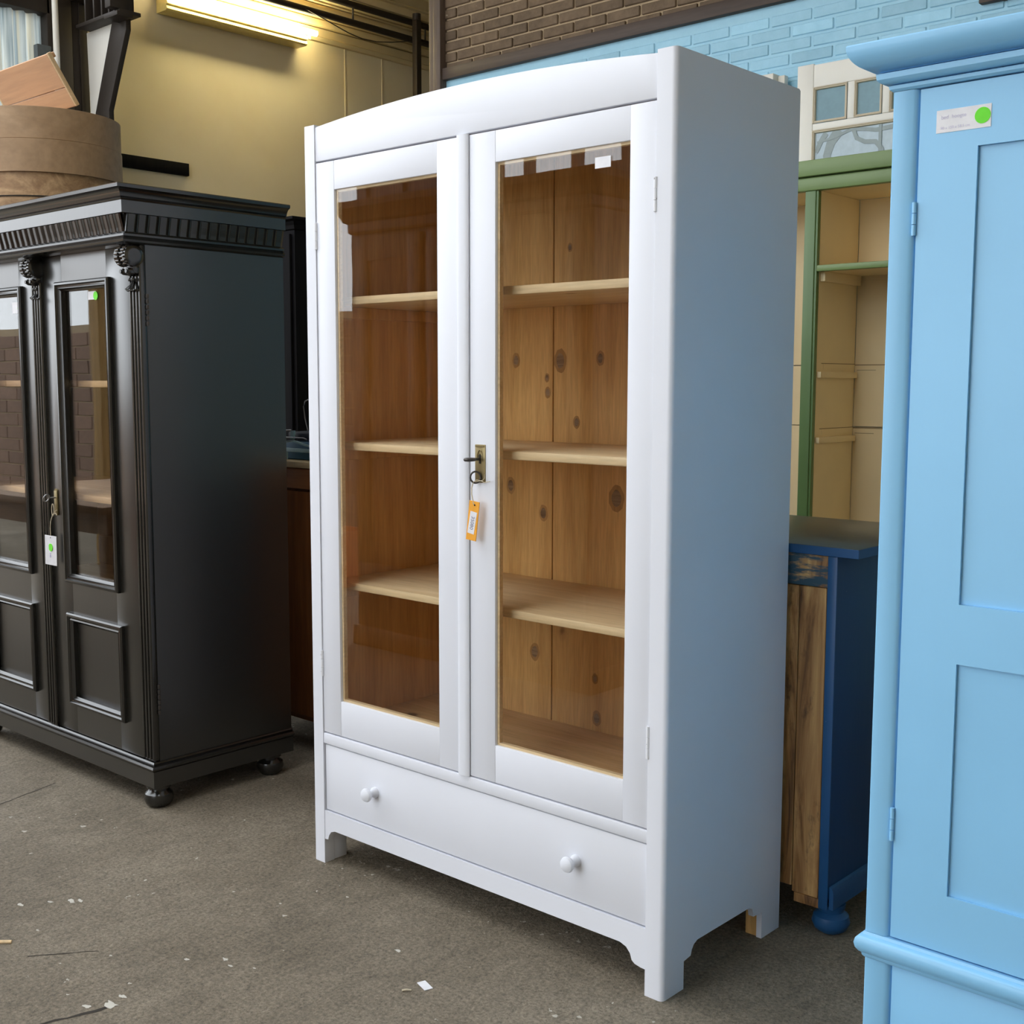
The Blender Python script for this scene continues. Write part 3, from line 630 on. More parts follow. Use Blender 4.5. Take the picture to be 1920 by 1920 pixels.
for i in range(n):
    o = bpy.data.objects.new('reed', rm); COL.objects.link(o); o.parent = fr; o.location = Vector((bx0+0.002+span*(i+0.5)/n, by0-FO+0.002, 1.774)) - base
n = 16; span = by1-(by0-FO)-0.004
for i in range(n):
    o = bpy.data.objects.new('reed', rm); COL.objects.link(o); o.parent = fr; o.rotation_euler = (0, 0, PI/2); o.location = Vector((bx1-0.002, by0-FO+0.002+span*(i+0.5)/n, 1.774)) - base
B().run([(0.0, 1.8265), (0.016, 1.8265), (0.017, 1.862), (0.0, 1.862)], bx0, bx1, by0, by1, FO).build('frieze_band', M['black'], bc)
B().run([(0.0, 1.8625), (0.019, 1.8625), (0.022, 1.866), (0.020, 1.870), (0.024, 1.872), (0.026, 1.880), (0.031, 1.888), (0.038, 1.893), (0.043, 1.895), (0.044, 1.904), (0.040, 1.907), (0.0, 1.907)], bx0, bx1, by0, by1, FO).build('crown_moulding', M['blackh'], bc)
# carved corbels
def corbel(xc):
    w = 0.070
    b = B()
    def scroll(cy, cz, r, ww): b.lathe([(0, -ww/2), (r*0.55, -ww/2-0.001), (r*0.8, -ww/2), (r, -ww/2+0.004), (r*0.96, -ww*0.18), (r*0.80, 0.0), (r*0.96, ww*0.18), (r, ww/2-0.004), (r*0.8, ww/2), (r*0.55, ww/2+0.001), (0, ww/2)], (xc, cy, cz), 'X', 28)
    scroll(by0-0.016, 1.706, 0.032, w)
    for i in range(8):   # ribs over the scroll
        a = math.radians(95 + i*19)
        y, z = by0-0.016+0.0325*math.cos(a), 1.706+0.0325*math.sin(a)
        for s in (-1, 1): b.lathe([(0, -0.011), (0.0032, -0.009), (0.0036, 0), (0.0032, 0.009), (0, 0.011)], (xc+s*0.016, y, z), 'X', 8)
    b.prism([(by0+0.012, 1.736), (by0-0.030, 1.736), (by0-0.034, 1.728), (by0+0.0, 1.67), (by0+0.012, 1.66)], 'X', xc-0.022, xc+0.022, 0.003)
    # acanthus knot
    b.lathe([(0, -0.032), (0.012, -0.030), (0.021, -0.012), (0.022, 0.008), (0.014, 0.028), (0, 0.032)], (xc, by0-0.006, 1.668), 'X', 16)
    for s in (-1, 1):
        b.lathe([(0, -0.016), (0.007, -0.014), (0.010, -0.008), (0.011, 0.006), (0, 0.012)], (xc+s*0.016, by0-0.018, 1.660), 'Y', 14)
        b.lathe([(0, -0.003), (0.006, -0.003), (0.006, 0.0), (0.003, 0.001), (0, 0.001)], (xc+s*0.016, by0-0.034, 1.660), 'Y', 12)
    # bell with beads
    for s in (-1, 1): b.lathe([(0, -0.006), (0.005, -0.004), (0.006, 0.0), (0.005, 0.004), (0, 0.006)], (xc+s*0.008, by0-0.010, 1.637), 'Z', 12)
    b.lathe([(0.0, 0.0), (0.030, 0.0), (0.029, 0.004), (0.022, 0.010), (0.015, 0.018), (0.012, 0.026), (0.008, 0.030), (0, 0.031)], (xc, by0+0.006, 1.604), 'Z', 24)
    for i in range(5):
        a = math.radians(-150 + i*30); b.tube([(xc+0.009*math.cos(a), by0+0.006+0.009*math.sin(a), 1.632), (xc+0.017*math.cos(a), by0+0.006+0.017*math.sin(a), 1.618), (xc+0.030*math.cos(a), by0+0.006+0.030*math.sin(a), 1.605)], [0.003, 0.004, 0.005], 8)
    b.build('carved_corbel', M['blackh'], bc)
for x in (-1.896, -2.495, bx0+0.032): corbel(x)
B().box(-2.436, -2.414, by0-0.004, by0+0.002, 0.885, 0.968, 0.002).lathe([(0.0, 0), (0.011, 0), (0.011, 0.004), (0, 0.004)], (-2.425, by0-0.002, 0.964), 'Y', 16).build('lock_plate', M['brass'], d1)
for (x0, x1, z0, z1, dot) in ((-2.186, -2.140, 1.590, 1.616, -2.140), (-2.702, -2.648, 1.565, 1.603, -2.650)):
    parent = d1 if dot > -2.5 else d2
    B().box(x0, x1, by0+0.0085, by0+0.0095, z0, z1).build('price_sticker', M['paper'], parent)
    B().lathe([(0, 0), (0.0135, 0), (0.0135, 0.0006), (0, 0.0006)], (dot, by0+0.0078, (z0+z1)/2-0.002), 'Y', 24).build('green_dot', M['lime'], parent)
kk = B().tube([(-2.425, by0+0.002, 0.945), (-2.425, by0-0.024, 0.945)], 0.0026, 8)
kk.tube([(-2.425+0.009*math.sin(a)*0.7, by0-0.036-0.010*math.cos(a), 0.945+0.012*math.sin(a)) for a in [2*PI*i/18 for i in range(18)]], 0.0021, 8, True)
tag(kk.build('door_key', M['steel']), 'small steel key standing in the lock of the black cabinet', 'key')
t = thing('price_tag', 'white card tag with green dot hanging from the black cabinet lock', 'tag', (-2.44, by0-0.02, 0.90))
B().tube([(-2.430+0.008*math.sin(a), by0-0.012, 0.903+0.020*math.cos(a)) for a in [2*PI*i/20 for i in range(20)]], 0.0016, 8, True).tube([(-2.430, by0-0.014, 0.885), (-2.436, by0-0.018, 0.865), (-2.437, by0-0.020, 0.842), (-2.434, by0-0.021, 0.818)], 0.0017, 7).tube([(-2.430, by0-0.014, 0.885), (-2.418, by0-0.012, 0.892), (-2.405, by0-0.015, 0.895), (-2.398, by0-0.016, 0.888)], 0.0014, 7).tube([(-2.428, by0-0.013, 0.888), (-2.414, by0-0.012, 0.900), (-2.400, by0-0.013, 0.905)], 0.0014, 7).build('string', M['string'], t)
TB = Matrix.Translation((-2.434, by0-0.022, 0.767)) @ Matrix.Rotation(math.radians(6), 4, 'Z') @ Matrix.Rotation(math.radians(1.5), 4, 'Y')
B().box(-0.033, 0.033, -0.0008, 0.0008, -0.050, 0.050, 0.0004, 1, mat=TB).build('card', M['paper'], t)
B().lathe([(0, -0.0006), (0.013, -0.0006), (0.013, 0.0006), (0, 0.0006)], TB @ Vector((0.0, -0.0014, 0.010)), 'Y', 24).build('green_dot', M['lime'], t)
text_obj('number', '348', 0.011, plain('violet_ink', (0.30, 0.28, 0.62), 0.7), t, TB @ Matrix.Translation((-0.002, -0.0013, -0.016)) @ Matrix.Rotation(PI/2, 4, 'X') @ Matrix.Rotation(-PI/2, 4, 'Z'))
B().lathe([(0, -0.0006), (0.002, -0.0006), (0.002, 0.0), (0, 0.0)], TB @ Vector((0.0, -0.0009, 0.043)), 'Y', 10).build('eyelet', M['seam'], t)

# ------------------------------------------------------------------ round bentwood box and tilted pine tray on the black cabinet
bw1 = wood('bentwood_lid', (0.30, 0.185, 0.095), (0.43, 0.285, 0.165), 0, gscale=5, rnd=0, vary=0.0)
bw2 = wood('bentwood_body', (0.20, 0.10, 0.045), (0.55, 0.36, 0.19), 0, gscale=16, rnd=0, vary=0.0)
rb = thing('round_bentwood_box', 'round bentwood box with wide overlapping lid hoop on the black cabinet', 'box', (-2.84, 0.135, 1.907))
rc = (-2.84, 0.135, 0)
B().lathe([(0.255, 1.9075), (0.257, 1.91), (0.257, 2.10), (0.249, 2.10), (0.249, 1.915)], rc, 'Z', 72).build('box_body', bw2, rb)
B().lathe([(0.259, 1.962), (0.2605, 1.962), (0.2605, 1.966), (0.259, 1.966)], rc, 'Z', 72).build('hoop_crack', M['seam'], rb)
B().lathe([(0.259, 2.045), (0.266, 2.045), (0.266, 2.155), (0.259, 2.155)], rc, 'Z', 72).build('lower_hoop', bw1, rb)
B().lathe([(0.254, 2.150), (0.2635, 2.157), (0.2635, 2.262), (0.256, 2.264), (0.253, 2.255)], rc, 'Z', 72).build('upper_hoop', bw1, rb)
B().lathe([(0.0, 2.18), (0.2535, 2.18), (0.2535, 2.19), (0.0, 2.19)], rc, 'Z', 72).build('lid_board', bw1, rb)
B().box(-2.62, -2.607, -0.02, 0.0, 2.05, 2.06).bm.free()
# tray: local frame, x along, v = downwards-back edge, w = depth
al = math.atan2(0.1, 0.158)
tm_ = Matrix.Translation((-2.628, 0.050, 2.447)) @ Matrix.Rotation(-al, 4, 'X')
# matrix turns local -Z into (down, back)
pt = thing('pine_tray', 'open pine tray tipped over on top of the round box', 'tray', tuple(tm_.translation))
ROOTINV[pt.name] = Matrix.Translation(tm_.translation).inverted()
tw = wood('tray_pine', (0.50, 0.265, 0.13), (0.62, 0.36, 0.19), 0, gscale=7, rnd=3, vary=0.1)
twl = wood('tray_pine_edge', (0.66, 0.45, 0.24), (0.78, 0.56, 0.33), 0, rnd=3)
def tbox(x0, x1, y0, y1, z0, z1, nm, mt, bev=0.002): return B().box(x0, x1, y0, y1, z0, z1, bev, 1, mat=tm_).build(nm, mt, pt)
tm_ = Matrix.Translation((-2.628, 0.050, 2.447)) @ Matrix.Rotation(al, 4, 'X')
tbox(-0.46, -0.010, 0.0, 0.012, -0.118, 0.0, 'upper_board', tw)
tbox(-0.46, -0.010, 0.0005, 0.012, -0.187, -0.1195, 'lower_board', tw)
tbox(-0.0098, 0.0, -0.0015, 0.014, -0.187, 0.002, 'end_board', twl)
tbox(-0.47, -0.4602, 0.0, 0.014, -0.187, 0.0, 'end_board', twl)
tbox(-0.46, -0.010, 0.0125, 0.030, -0.02, -0.002, 'edge_batten', tw)

# ------------------------------------------------------------------ sky-blue armoire
ax0, ax1, ay0, ay1 = 0.505, 1.62, -0.1, 0.42
am = thing('blue_armoire', 'sky-blue painted armoire with curved cornice and panelled doors', 'armoire', ((ax0+ax1)/2, 0.16, 0))
for x0, x1 in ((ax0, ax0+0.02), (ax1-0.02, ax1)): B().box(x0+0.001, x1-0.001, ay0+0.03, ay1, 0.08, 1.813).build('side_panel', M['sky'], am)
B().box(ax0+0.021, ax1-0.021, ay1-0.012, ay1, 0.09, 1.812).build('back_panel', M['sky'], am)
for sgn, xa in ((1, ax0), (-1, ax1)):
    P = [(0.0, 0.03), (0.0, 0.002), (0.002, 0.0), (0.034, 0.0), (0.040, 0.004), (0.0435, 0.010), (0.0435, 0.03)]
    B().prism([(xa+sgn*u, ay0+v) for u, v in P], 'Z', 0.358, 1.814).build('upper_stile', M['sky'], am)
    B().prism([(xa+sgn*(u*1.08), ay0+0.002+v) for u, v in P], 'Z', 0.075, 0.309).build('lower_stile', M['sky'], am)
wm = [(-0.01, 0.3095), (0.0, 0.3095), (0.003, 0.313), (0.004, 0.318), (0.008, 0.321), (0.0125, 0.328), (0.0145, 0.337), (0.0125, 0.346), (0.008, 0.351), (0.003, 0.353), (0.001, 0.3575), (-0.01, 0.3575)]
B().run(wm, ax0, ax1, ay0, ay1).build('waist_moulding', M['skyh'], am)
B().run([(-0.004, 1.8145), (0.001, 1.8145), (0.005, 1.818), (0.006, 1.8235), (0.002, 1.8255), (-0.01, 1.8255)], ax0, ax1, ay0, ay1).build('bottom_fillet', M['skyh'], am)
B().run([(0.0, 1.826), (0.012, 1.826), (0.017, 1.8285), (0.021, 1.833), (0.022, 1.842), (0.014, 1.8445), (0.0, 1.8445)], ax0, ax1, ay0, ay1).build('middle_fillet', M['skyh'], am)
cor = [(0.0, 1.845), (0.016, 1.845)] + [(0.018+0.041*math.sin(PI/2*i/10), 1.8465+0.0385*(1-math.cos(PI/2*i/10))) for i in range(11)] + [(0.0575, 1.8875), (0.0, 1.8875)]
B().run(cor, ax0, ax1, ay0, ay1).build('cornice', M['skyh'], am)
B().run([(0.004, 0.0), (0.004, 0.074), (0.0, 0.074)], ax0, ax1, ay0, ay1).build('plinth', M['sky'], am)
B().box(ax0+0.049, ax1-0.049, ay0+0.008, ay0+0.03, 0.085, 0.306, 0.0015).build('drawer', M['sky'], am)
def blue_door(x0, x1, px0, px1):
    y0, y1 = ay0+0.004, ay0+0.026; z0, z1 = 0.3605, 1.8125
    d = B().box(x0, px0, y0, y1, z0, z1).box(px1, x1, y0, y1, z0, z1)
    d.box(px0, px1, y0, y1, z0, 0.462).box(px0, px1, y0, y1, 0.866, 0.967).box(px0, px1, y0, y1, 1.711, z1)
    o = d.build('door', M['sky'], am)
    for za, zb in ((0.4622, 0.8658), (0.9672, 1.7108)):
        B().box(px0+0.0002, px1-0.0002, ay0+0.0105, ay0+0.018, za, zb).build('panel', M['sky'], o)
    return o
mid = (ax0+ax1)/2
bd = blue_door(ax0+0.0455, mid-0.001, 0.6485, mid-0.095)
blue_door(mid+0.001, ax1-0.0455, mid+0.095, ax1-0.1435)
for za, zb in ((1.577, 1.632), (0.536, 0.596)):
    h = B()
    for i in range(3): h.lathe([(0, 0), (0.0038, 0), (0.0038, (zb-za)/3-0.001), (0, (zb-za)/3-0.001)], (0.5478, ay0+0.001, za+(zb-za)*i/3), 'Z', 10)
    h.build('hinge', M['sky'], bd)
SM = Matrix.Translation((0.6235, ay0+0.0035, 1.756))
B().box(-0.0445, 0.0445, -0.0004, 0.0004, -0.018, 0.018, 0.0, mat=SM).build('price_sticker', M['paper'], bd)
B().lathe([(0, -0.0004), (0.0127, -0.0004), (0.0127, 0.0), (0, 0.0)], (0.6545, ay0+0.003, 1.757), 'Y', 28).build('green_dot', M['lime'], bd)
text_obj('writing', 'bed  hoogte', 0.0085, M['inkpale'], bd, SM @ Matrix.Translation((-0.016, -0.0008, 0.006)) @ Matrix.Rotation(PI/2, 4, 'X'))
text_obj('writing', '90 x 150 x 58.5 cm', 0.0062, M['inkpale'], bd, SM @ Matrix.Translation((-0.013, -0.0008, -0.011)) @ Matrix.Rotation(PI/2, 4, 'X'))

# ------------------------------------------------------------------ dark blue chest seen from its bare back
cx0, cx1, cy0, cy1 = -0.95, 0.118, 0.512, 1.00
ch = thing('blue_chest', 'dark blue chest showing its bare wooden back beside the white cabinet', 'chest', ((cx0+cx1)/2, 0.75, 0))
B().box(cx0-0.05, 0.174, 0.505, cy1+0.06, 0.931, 0.953, 0.002).build('top_board', paint('dark_grey_blue_top', (0.05, 0.075, 0.085), 0.28, 0.15, 0, 0.3, worn=((0.25, 0.3, 0.3), 0.76)), ch)
B().box(cx0-0.05, 0.1742, 0.5032, 0.5049, 0.9312, 0.9520, 0.0005, 1).box(0.1741, 0.1752, 0.5032, cy1+0.06, 0.9312, 0.9520).build('edge_band', M['navyx'], ch)
B().box(cx1-0.020, cx1+0.002, cy0+0.0, cy1, 0.10, 0.9305, 0.0015).build('side_panel', M['navy'], ch)
B().box(cx0, cx0+0.02, cy0+0.0, cy1, 0.10, 0.9305).build('side_panel', M['navy'], ch)
B().box(cx0, cx1, cy1-0.02, cy1, 0.10, 0.9305).build('front_panel', M['navy'], ch)
B().box(cx1-0.022, cx1+0.003, cy0-0.002, cy0+0.0, 0.082, 0.9305).bm.free()
B().box(cx1-0.0215, cx1+0.0025, cy0-0.004, cy0-0.0002, 0.075, 0.9300, 0.001).build('corner_strip', M['navyx'], ch)
def bare_back(name, blue):
    m, nt, p = newmat(name)
    v = coords(nt, (1, 1, 0.10), 4.0)
    n = N(nt, 'ShaderNodeTexNoise', Scale=22.0, Detail=7.0, Roughness=0.65, Distortion=1.0); nt.links.new(v, n.inputs['Vector'])
    r = ramp(nt, n.outputs[0], [(0.30, (0.05, 0.018, 0.007)), (0.46, (0.36, 0.165, 0.05)), (0.70, (0.72, 0.42, 0.16))])
    n2 = N(nt, 'ShaderNodeTexNoise', Scale=9.0, Detail=5.0, Roughness=0.7); nt.links.new(coords(nt, (1.5, 1, 0.6) if not blue else (0.5, 1, 2.5), 4.0), n2.inputs['Vector'])
    if blue: rb_ = ramp(nt, n2.outputs[0], [(0.52, 1.0), (0.60, 0.0)]); out = mixc(nt, rb_.outputs[0], r.outputs[0], (0.030, 0.075, 0.105))
    else: rb_ = ramp(nt, n2.outputs[0], [(0.33, 0.75), (0.43, 0.0)]); out = mixc(nt, rb_.outputs[0], r.outputs[0], (0.055, 0.028, 0.014))
    nt.links.new(out, p.inputs['Base Color']); p.inputs['Roughness'].default_value = 0.6
    bump(nt, p, n.outputs[0], 0.3, 0.002); return m
mb1, mb2 = bare_back('bare_brown_back_board', False), bare_back('paint_smeared_back_rail', True)
B().box(cx0+0.02, cx1-0.022, cy0-0.002, cy0+0.012, 0.855, 0.930, 0.001).build('back_rail', mb2, ch)
for a, c in ((-0.93, -0.62), (-0.62, -0.31), (-0.31, 0.022), (0.022, 0.094)):
    B().box(a+0.001, c-0.001, cy0+0.001, cy0+0.012, 0.108 if c < 0.05 else 0.095, 0.853, 0.0012, 1).build('back_board', mb1, ch)
B().box(0.030, cx1-0.022, cy0-0.001, cy0+0.02, 0.072, 0.0945, 0.001).build('foot_rail', mb1, ch)
B().prism([(cx1+0.003, 0.075), (cx1+0.014, 0.075), (cx1+0.014, 0.118), (cx1+0.010, 0.128), (cx1+0.003, 0.131)], 'Y', cy0+0.004, cy1, 0.0).build('base_moulding', M['navyx'], ch)
bf = [(0.0, 0.0), (0.026, 0.0), (0.040, 0.010), (0.046, 0.025), (0.042, 0.042), (0.030, 0.052), (0.030, 0.056), (0.034, 0.062), (0.034, 0.072)]
for x in (cx0+0.04, 0.102):
    for y in (cy0+0.055, cy1-0.05): B().lathe(bf, (x, y, 0), 'Z', 28).build('bun_foot', M['navyx'], ch)

# ------------------------------------------------------------------ green and cream shelf unit against the brick wall
gx, gy0, gy1 = -1.082, 2.6, 2.99
su = thing('shelf_unit', 'tall open shelf unit painted green outside and cream inside', 'shelf unit', (-0.95, 2.8, 0))
gl, gr = -1.75, -0.12
B().box(gl-0.02, gr+0.02, gy0-0.02, gy1, 2.184, 2.249, 0.004).build('head_board', M['greenh'], su)
B().box(gl, gr, gy0-0.004, gy0+0.03, 2.126, 2.1815, 0.006).build('head_rail', M['greenh'], su)
for xa, xb in ((-1.141, gx), (gl, gl+0.058), (gr-0.058, gr)):
    B().box(xa, xb-0.010, gy0, gy0+0.030, 0.0, 2.126, 0.004).box(xb-0.014, xb, gy0+0.006, gy0+0.030, 0.0, 2.126, 0.003).build('upright', M['green'], su)
for xa, xb in ((gx-0.020, gx-0.001), (gl+0.02, gl+0.04), (gr-0.04, gr-0.02)):
    B().box(xa, xb, gy0+0.031, gy1-0.012, 0.0, 2.126).build('partition', M['cream'], su)
for a, c in ((gl+0.02, -1.40), (-1.40, gx-0.02), (gx, -0.74), (-0.74, gr-0.02)):
    for za, zb in ((0.03, 1.135), (1.139, 1.408), (1.412, 2.126)):
        B().box(a+0.001, c-0.001, gy1-0.0115, gy1, za, zb).build('back_board', M['cream'], su)
B().box(gl+0.02, gr-0.02, gy0+0.031, gy1-0.012, 2.127, 2.147).build('ceiling_board', M['cream'], su)
B().box(gx, gr-0.041, gy0+0.035, gy1-0.013, 1.797, 1.816).build('shelf', M['cream'], su)
B().box(gx, gr-0.059, gy0+0.004, gy0+0.0345, 1.794, 1.820, 0.004).build('shelf_lip', M['greenh'], su)
B().box(gx+0.0, gx+0.022, gy0+0.04, gy1-0.02, 1.755, 1.7965, 0.002).build('cleat', M['cream'], su)
dirt = plain('grimy_shelf_mark', (0.30, 0.21, 0.11), 0.8)
for z, tilt in ((1.378, 0.0), (1.100, 0.0)):
    B().box(gx, gx+0.018, gy0+0.035, gy1-0.02, z-0.026, z, 0.002).build('cleat', M['cream'], su)
    B().box(gx-0.0008, gx+0.0004, gy0+0.09, gy1-0.0125, z+0.012, z+0.036).build('grime_band', M['cream'], su)
    B().box(gx, gr-0.05, gy1-0.0122, gy1-0.0117, z+0.030, z+0.034).box(gx+0.01, gx+0.10, gy1-0.0122, gy1-0.0117, z+0.008, z+0.010).box(gx-0.0002, gx+0.0007, gy0+0.07, gy1-0.0125, z+0.034, z+0.037).build('grime_line', dirt, su)

# ------------------------------------------------------------------ white half-glazed door behind the shelf unit
gd = thing('glazed_door', 'old white door with small blue panes standing behind the green shelf unit', 'door', (-1.0, 3.12, 0))
dy0, dy1 = 3.095, 3.135; dx0, dx1 = -1.470, -0.62
B().box(dx0, -1.388, dy0, dy1, 0.0, 2.778, 0.004).build('stile', M['offwhite'], gd)
B().box(-0.702, dx1, dy0, dy1, 0.0, 2.778, 0.004).build('stile', M['offwhite'], gd)
B().box(-1.3875, -0.7025, dy0+0.001, dy1, 2.672, 2.772, 0.003).build('top_rail', M['offwhite'], gd)
B().box(-1.3875, -0.7025, dy0+0.001, dy1, 2.480, 2.510, 0.003).build('middle_rail', M['offwhite'], gd)
B().box(-1.3875, -0.7025, dy0+0.001, dy1, 0.004, 1.30, 0.003).build('bottom_panel', M['offwhite'], gd)
for xa in (-1.218, -1.052, -0.886):
    B().box(xa, xa+0.034, dy0+0.001, dy1, 2.5105, 2.6715, 0.003).build('glazing_bar', M['offwhite'], gd)
cells = [(-1.3875, -1.218), (-1.184, -1.052), (-1.018, -0.886), (-0.852, -0.7025)]
bp = [(0.0, 0.002), (0.004, 0.004), (0.007, 0.0), (0.010, 0.001), (0.013, -0.008)]
for a, c in cells:
    B().mframe(bp, a, c, 2.5105, 2.6715, dy0).build('glazing_bead', M['bead'], gd)
    B().box(a+0.004, c-0.004, dy0+0.010, dy0+0.016, 2.514, 2.668).build('pane', M['frost'], gd)
B().mframe(bp, -1.3875, -0.7025, 1.305, 2.4795, dy0).build('glazing_bead', M['bead'], gd)
lp = B().box(-1.383, -0.707, dy0+0.010, dy0+0.016, 1.31, 2.475).build('large_pane', M['palepane'], gd)
SK = [0]
def strap(pts, w0, w1):
    SK[0] += 1
    b = B(); n = len(pts); prev = None
    for i, (x, z) in enumerate(pts):
        a = Vector(pts[max(i-1, 0)]); c = Vector(pts[min(i+1, n-1)]); d = (c-a).normalized(); w = w0 + (w1-w0)*i/(n-1)
        cur = [b.bm.verts.new((x - d.y*w*s, dy0+0.0092-0.0006*SK[0], z + d.x*w*s)) for s in (-1, 1)]
        if prev: b.bm.faces.new((prev[0], cur[0], cur[1], prev[1]))
        prev = cur
    r = bmesh.ops.extrude_face_region(b.bm, geom=b.bm.faces[:]); bmesh.ops.translate(b.bm, vec=(0, 0.0004, 0), verts=[v for v in r['geom'] if isinstance(v, bmesh.types.BMVert)])
    return b.build('branch_strip', M['branchgrey'], lp)  # thin grey branch-shaped strip laid on the pale pane
strap([(-1.30, 2.10), (-1.305, 2.30), (-1.315, 2.36), (-1.295, 2.42), (-1.255, 2.468)], 0.012, 0.026)
strap([(-1.37, 2.38), (-1.345, 2.43), (-1.32, 2.462)], 0.010, 0.014)
strap([(-1.365, 2.425), (-1.29, 2.435), (-1.20, 2.462), (-1.13, 2.455), (-1.08, 2.445), (-1.0, 2.45)], 0.005, 0.010)
strap([(-1.19, 2.468), (-1.17, 2.42), (-1.13, 2.40), (-1.08, 2.395), (-1.05, 2.36), (-1.045, 2.30)], 0.009, 0.011)
strap([(-1.058, 2.47), (-1.058, 2.35), (-1.06, 2.2)], 0.007, 0.007)
o = thing('white_frame_piece', 'chipped white moulded frame end standing against the blue bricks', 'door frame', (-1.65, 3.15, 0))
B().box(-1.83, -1.60, 3.10, 3.165, 0.0, 2.772, 0.004).build('frame_post', M['offwhite'], o)
B().box(-1.598, -1.562, 3.14, 3.175, 0.0, 2.765, 0.004).build('frame_lip', M['offwhite'], o)

# ------------------------------------------------------------------ things in the gap behind the black cabinet
pc = thing('pine_chest', 'reddish pine chest with pale top behind the black cabinet', 'chest', (-1.95, 0.86, 0))
redp = wood('red_pine', (0.16, 0.05, 0.013), (0.30, 0.11, 0.03), 2, knots=0.05, kscale=5, dark=(0.03, 0.012, 0.006), rough=0.45)
redh = wood('red_pine_drawer', (0.34, 0.12, 0.03), (0.48, 0.19, 0.06), 0, rough=0.45)
B().box(-2.45, -1.42, 0.595, 1.10, 1.030, 1.052, 0.003).build('top_board', wood('pale_top', (0.50, 0.38, 0.20), (0.70, 0.56, 0.33), 0), pc)
B().box(-2.42, -1.45, 0.625, 1.09, 0.11, 1.0295).build('carcass', redp, pc)
B().box(-2.40, -1.47, 0.610, 0.6245, 0.955, 1.026, 0.002).build('drawer', redh, pc)
for a, c in ((-2.40, -1.945), (-1.925, -1.47)):
    B().box(a, c, 0.612, 0.6245, 0.13, 0.945, 0.003).build('door', redp, pc)
for x in (-2.38, -1.50):
    for y in (0.66, 1.05): B().box(x-0.03, x+0.03, y-0.03, y+0.03, 0, 0.1095, 0.004).build('foot', M['darkwood'], pc)
ba = thing('black_armoire', 'tall black armoire with stepped cornice standing beyond the pine chest', 'armoire', (-3.4, 1.5, 0))
B().box(-4.0, -2.86, 1.27, 1.75, 0.06, 1.985).build('carcass', M['darkwood'], ba)
B().run([(0.0, 1.986), (0.006, 1.99), (0.010, 2.006), (0.018, 2.012), (0.022, 2.02), (0.044, 2.026), (0.046, 2.037), (0.0, 2.037)], -4.0, -2.86, 1.27, 1.75).build('cornice', M['darkwood'], ba)
for a, c in ((-3.98, -3.44), (-3.42, -2.88)): B().box(a, c, 1.256, 1.2695, 0.1, 1.97, 0.003).build('door', M['darkwood'], ba)
B().run([(0.01, 0.0), (0.01, 0.06), (0.0, 0.06)], -4.0, -2.86, 1.27, 1.75).build('plinth', M['darkwood'], ba)
bb = thing('brown_wardrobe', 'dark brown wardrobe half hidden behind the black armoire', 'wardrobe', (-3.3, 2.2, 0))
B().box(-3.75, -2.95, 1.95, 2.45, 0.05, 2.085).build('carcass', M['brownwood'], bb)
B().run([(0.0, 2.0855), (0.012, 2.09), (0.016, 2.105), (0.03, 2.112), (0.03, 2.122), (0.0, 2.122)], -3.75, -2.95, 1.95, 2.45).build('cornice', M['brownwood'], bb)
for a, c in ((-3.73, -3.36), (-3.34, -2.97)): B().box(a, c, 1.936, 1.9495, 0.1, 2.07, 0.003).build('door', M['brownwood'], bb)
B().run([(0.008, 0.0), (0.008, 0.05), (0.0, 0.05)], -3.75, -2.95, 1.95, 2.45).build('plinth', M['brownwood'], bb)
bluem = plain('petrol_blue_canvas', (0.025, 0.15, 0.30), 0.6); pale = plain('pale_blue_metal', (0.36, 0.60, 0.70), 0.45); wire = plain('grey_wire', (0.22, 0.21, 0.22), 0.4, 0.6)
q = thing('folding_basket', 'folded blue canvas basket with pale slats lying on the pine chest', 'basket', (-2.02, 0.78, 1.052))
B().box(-2.155, -1.86, 0.66, 0.92, 1.0525, 1.118, 0.008).build('canvas', bluem, q)
B().box(-2.165, -1.85, 0.652, 0.659, 1.080, 1.094, 0.001).build('slat', pale, q)
B().box(-2.14, -2.124, 0.648, 0.6515, 1.053, 1.080, 0.001).build('slat', pale, q)
B().prism([(-2.15, 1.118), (-2.09, 1.123), (-2.03, 1.112), (-1.98, 1.104), (-1.98, 1.098), (-2.03, 1.105), (-2.09, 1.116), (-2.15, 1.112)], 'Y', 0.648, 0.655).build('rim', pale, q)
q = thing('folding_basket', 'dark folded basket with wire loop handle on top of the blue one', 'basket', (-2.02, 0.80, 1.118))
B().box(-2.16, -1.88, 0.68, 0.92, 1.1235, 1.152, 0.006).build('canvas', plain('navy_canvas', (0.008, 0.015, 0.035), 0.6), q)
B().prism([(-2.135, 1.124), (-2.115, 1.124), (-2.110, 1.156), (-2.128, 1.156)], 'Y', 0.668, 0.676).build('slat', pale, q)
B().prism([(-2.062, 1.152), (-2.045, 1.150), (-2.024, 1.238), (-2.040, 1.242)], 'Y', 0.70, 0.708, 0.001).build('upright_slat', pale, q)
pts = [(-2.068, 0.70, 1.155), (-2.085, 0.70, 1.20), (-2.093, 0.70, 1.243), (-2.083, 0.70, 1.262), (-2.065, 0.70, 1.268), (-2.048, 0.70, 1.262), (-2.036, 0.70, 1.245)]
B().tube(pts, 0.0022, 7).tube([(-2.033, 0.70, 1.24), (-2.00, 0.70, 1.275)], 0.0022, 7).tube([(-2.05, 0.70, 1.155), (-2.0, 0.70, 1.20)], 0.0022, 7).build('wire_handle', wire, q)
B().tube([(-2.16, 0.664, 1.131), (-2.05, 0.664, 1.131), (-2.03, 0.664, 1.126)], 0.0025, 7).tube([(-2.16, 0.664, 1.156), (-2.12, 0.664, 1.158)], 0.0025, 7).build('wire_rim', wire, q)

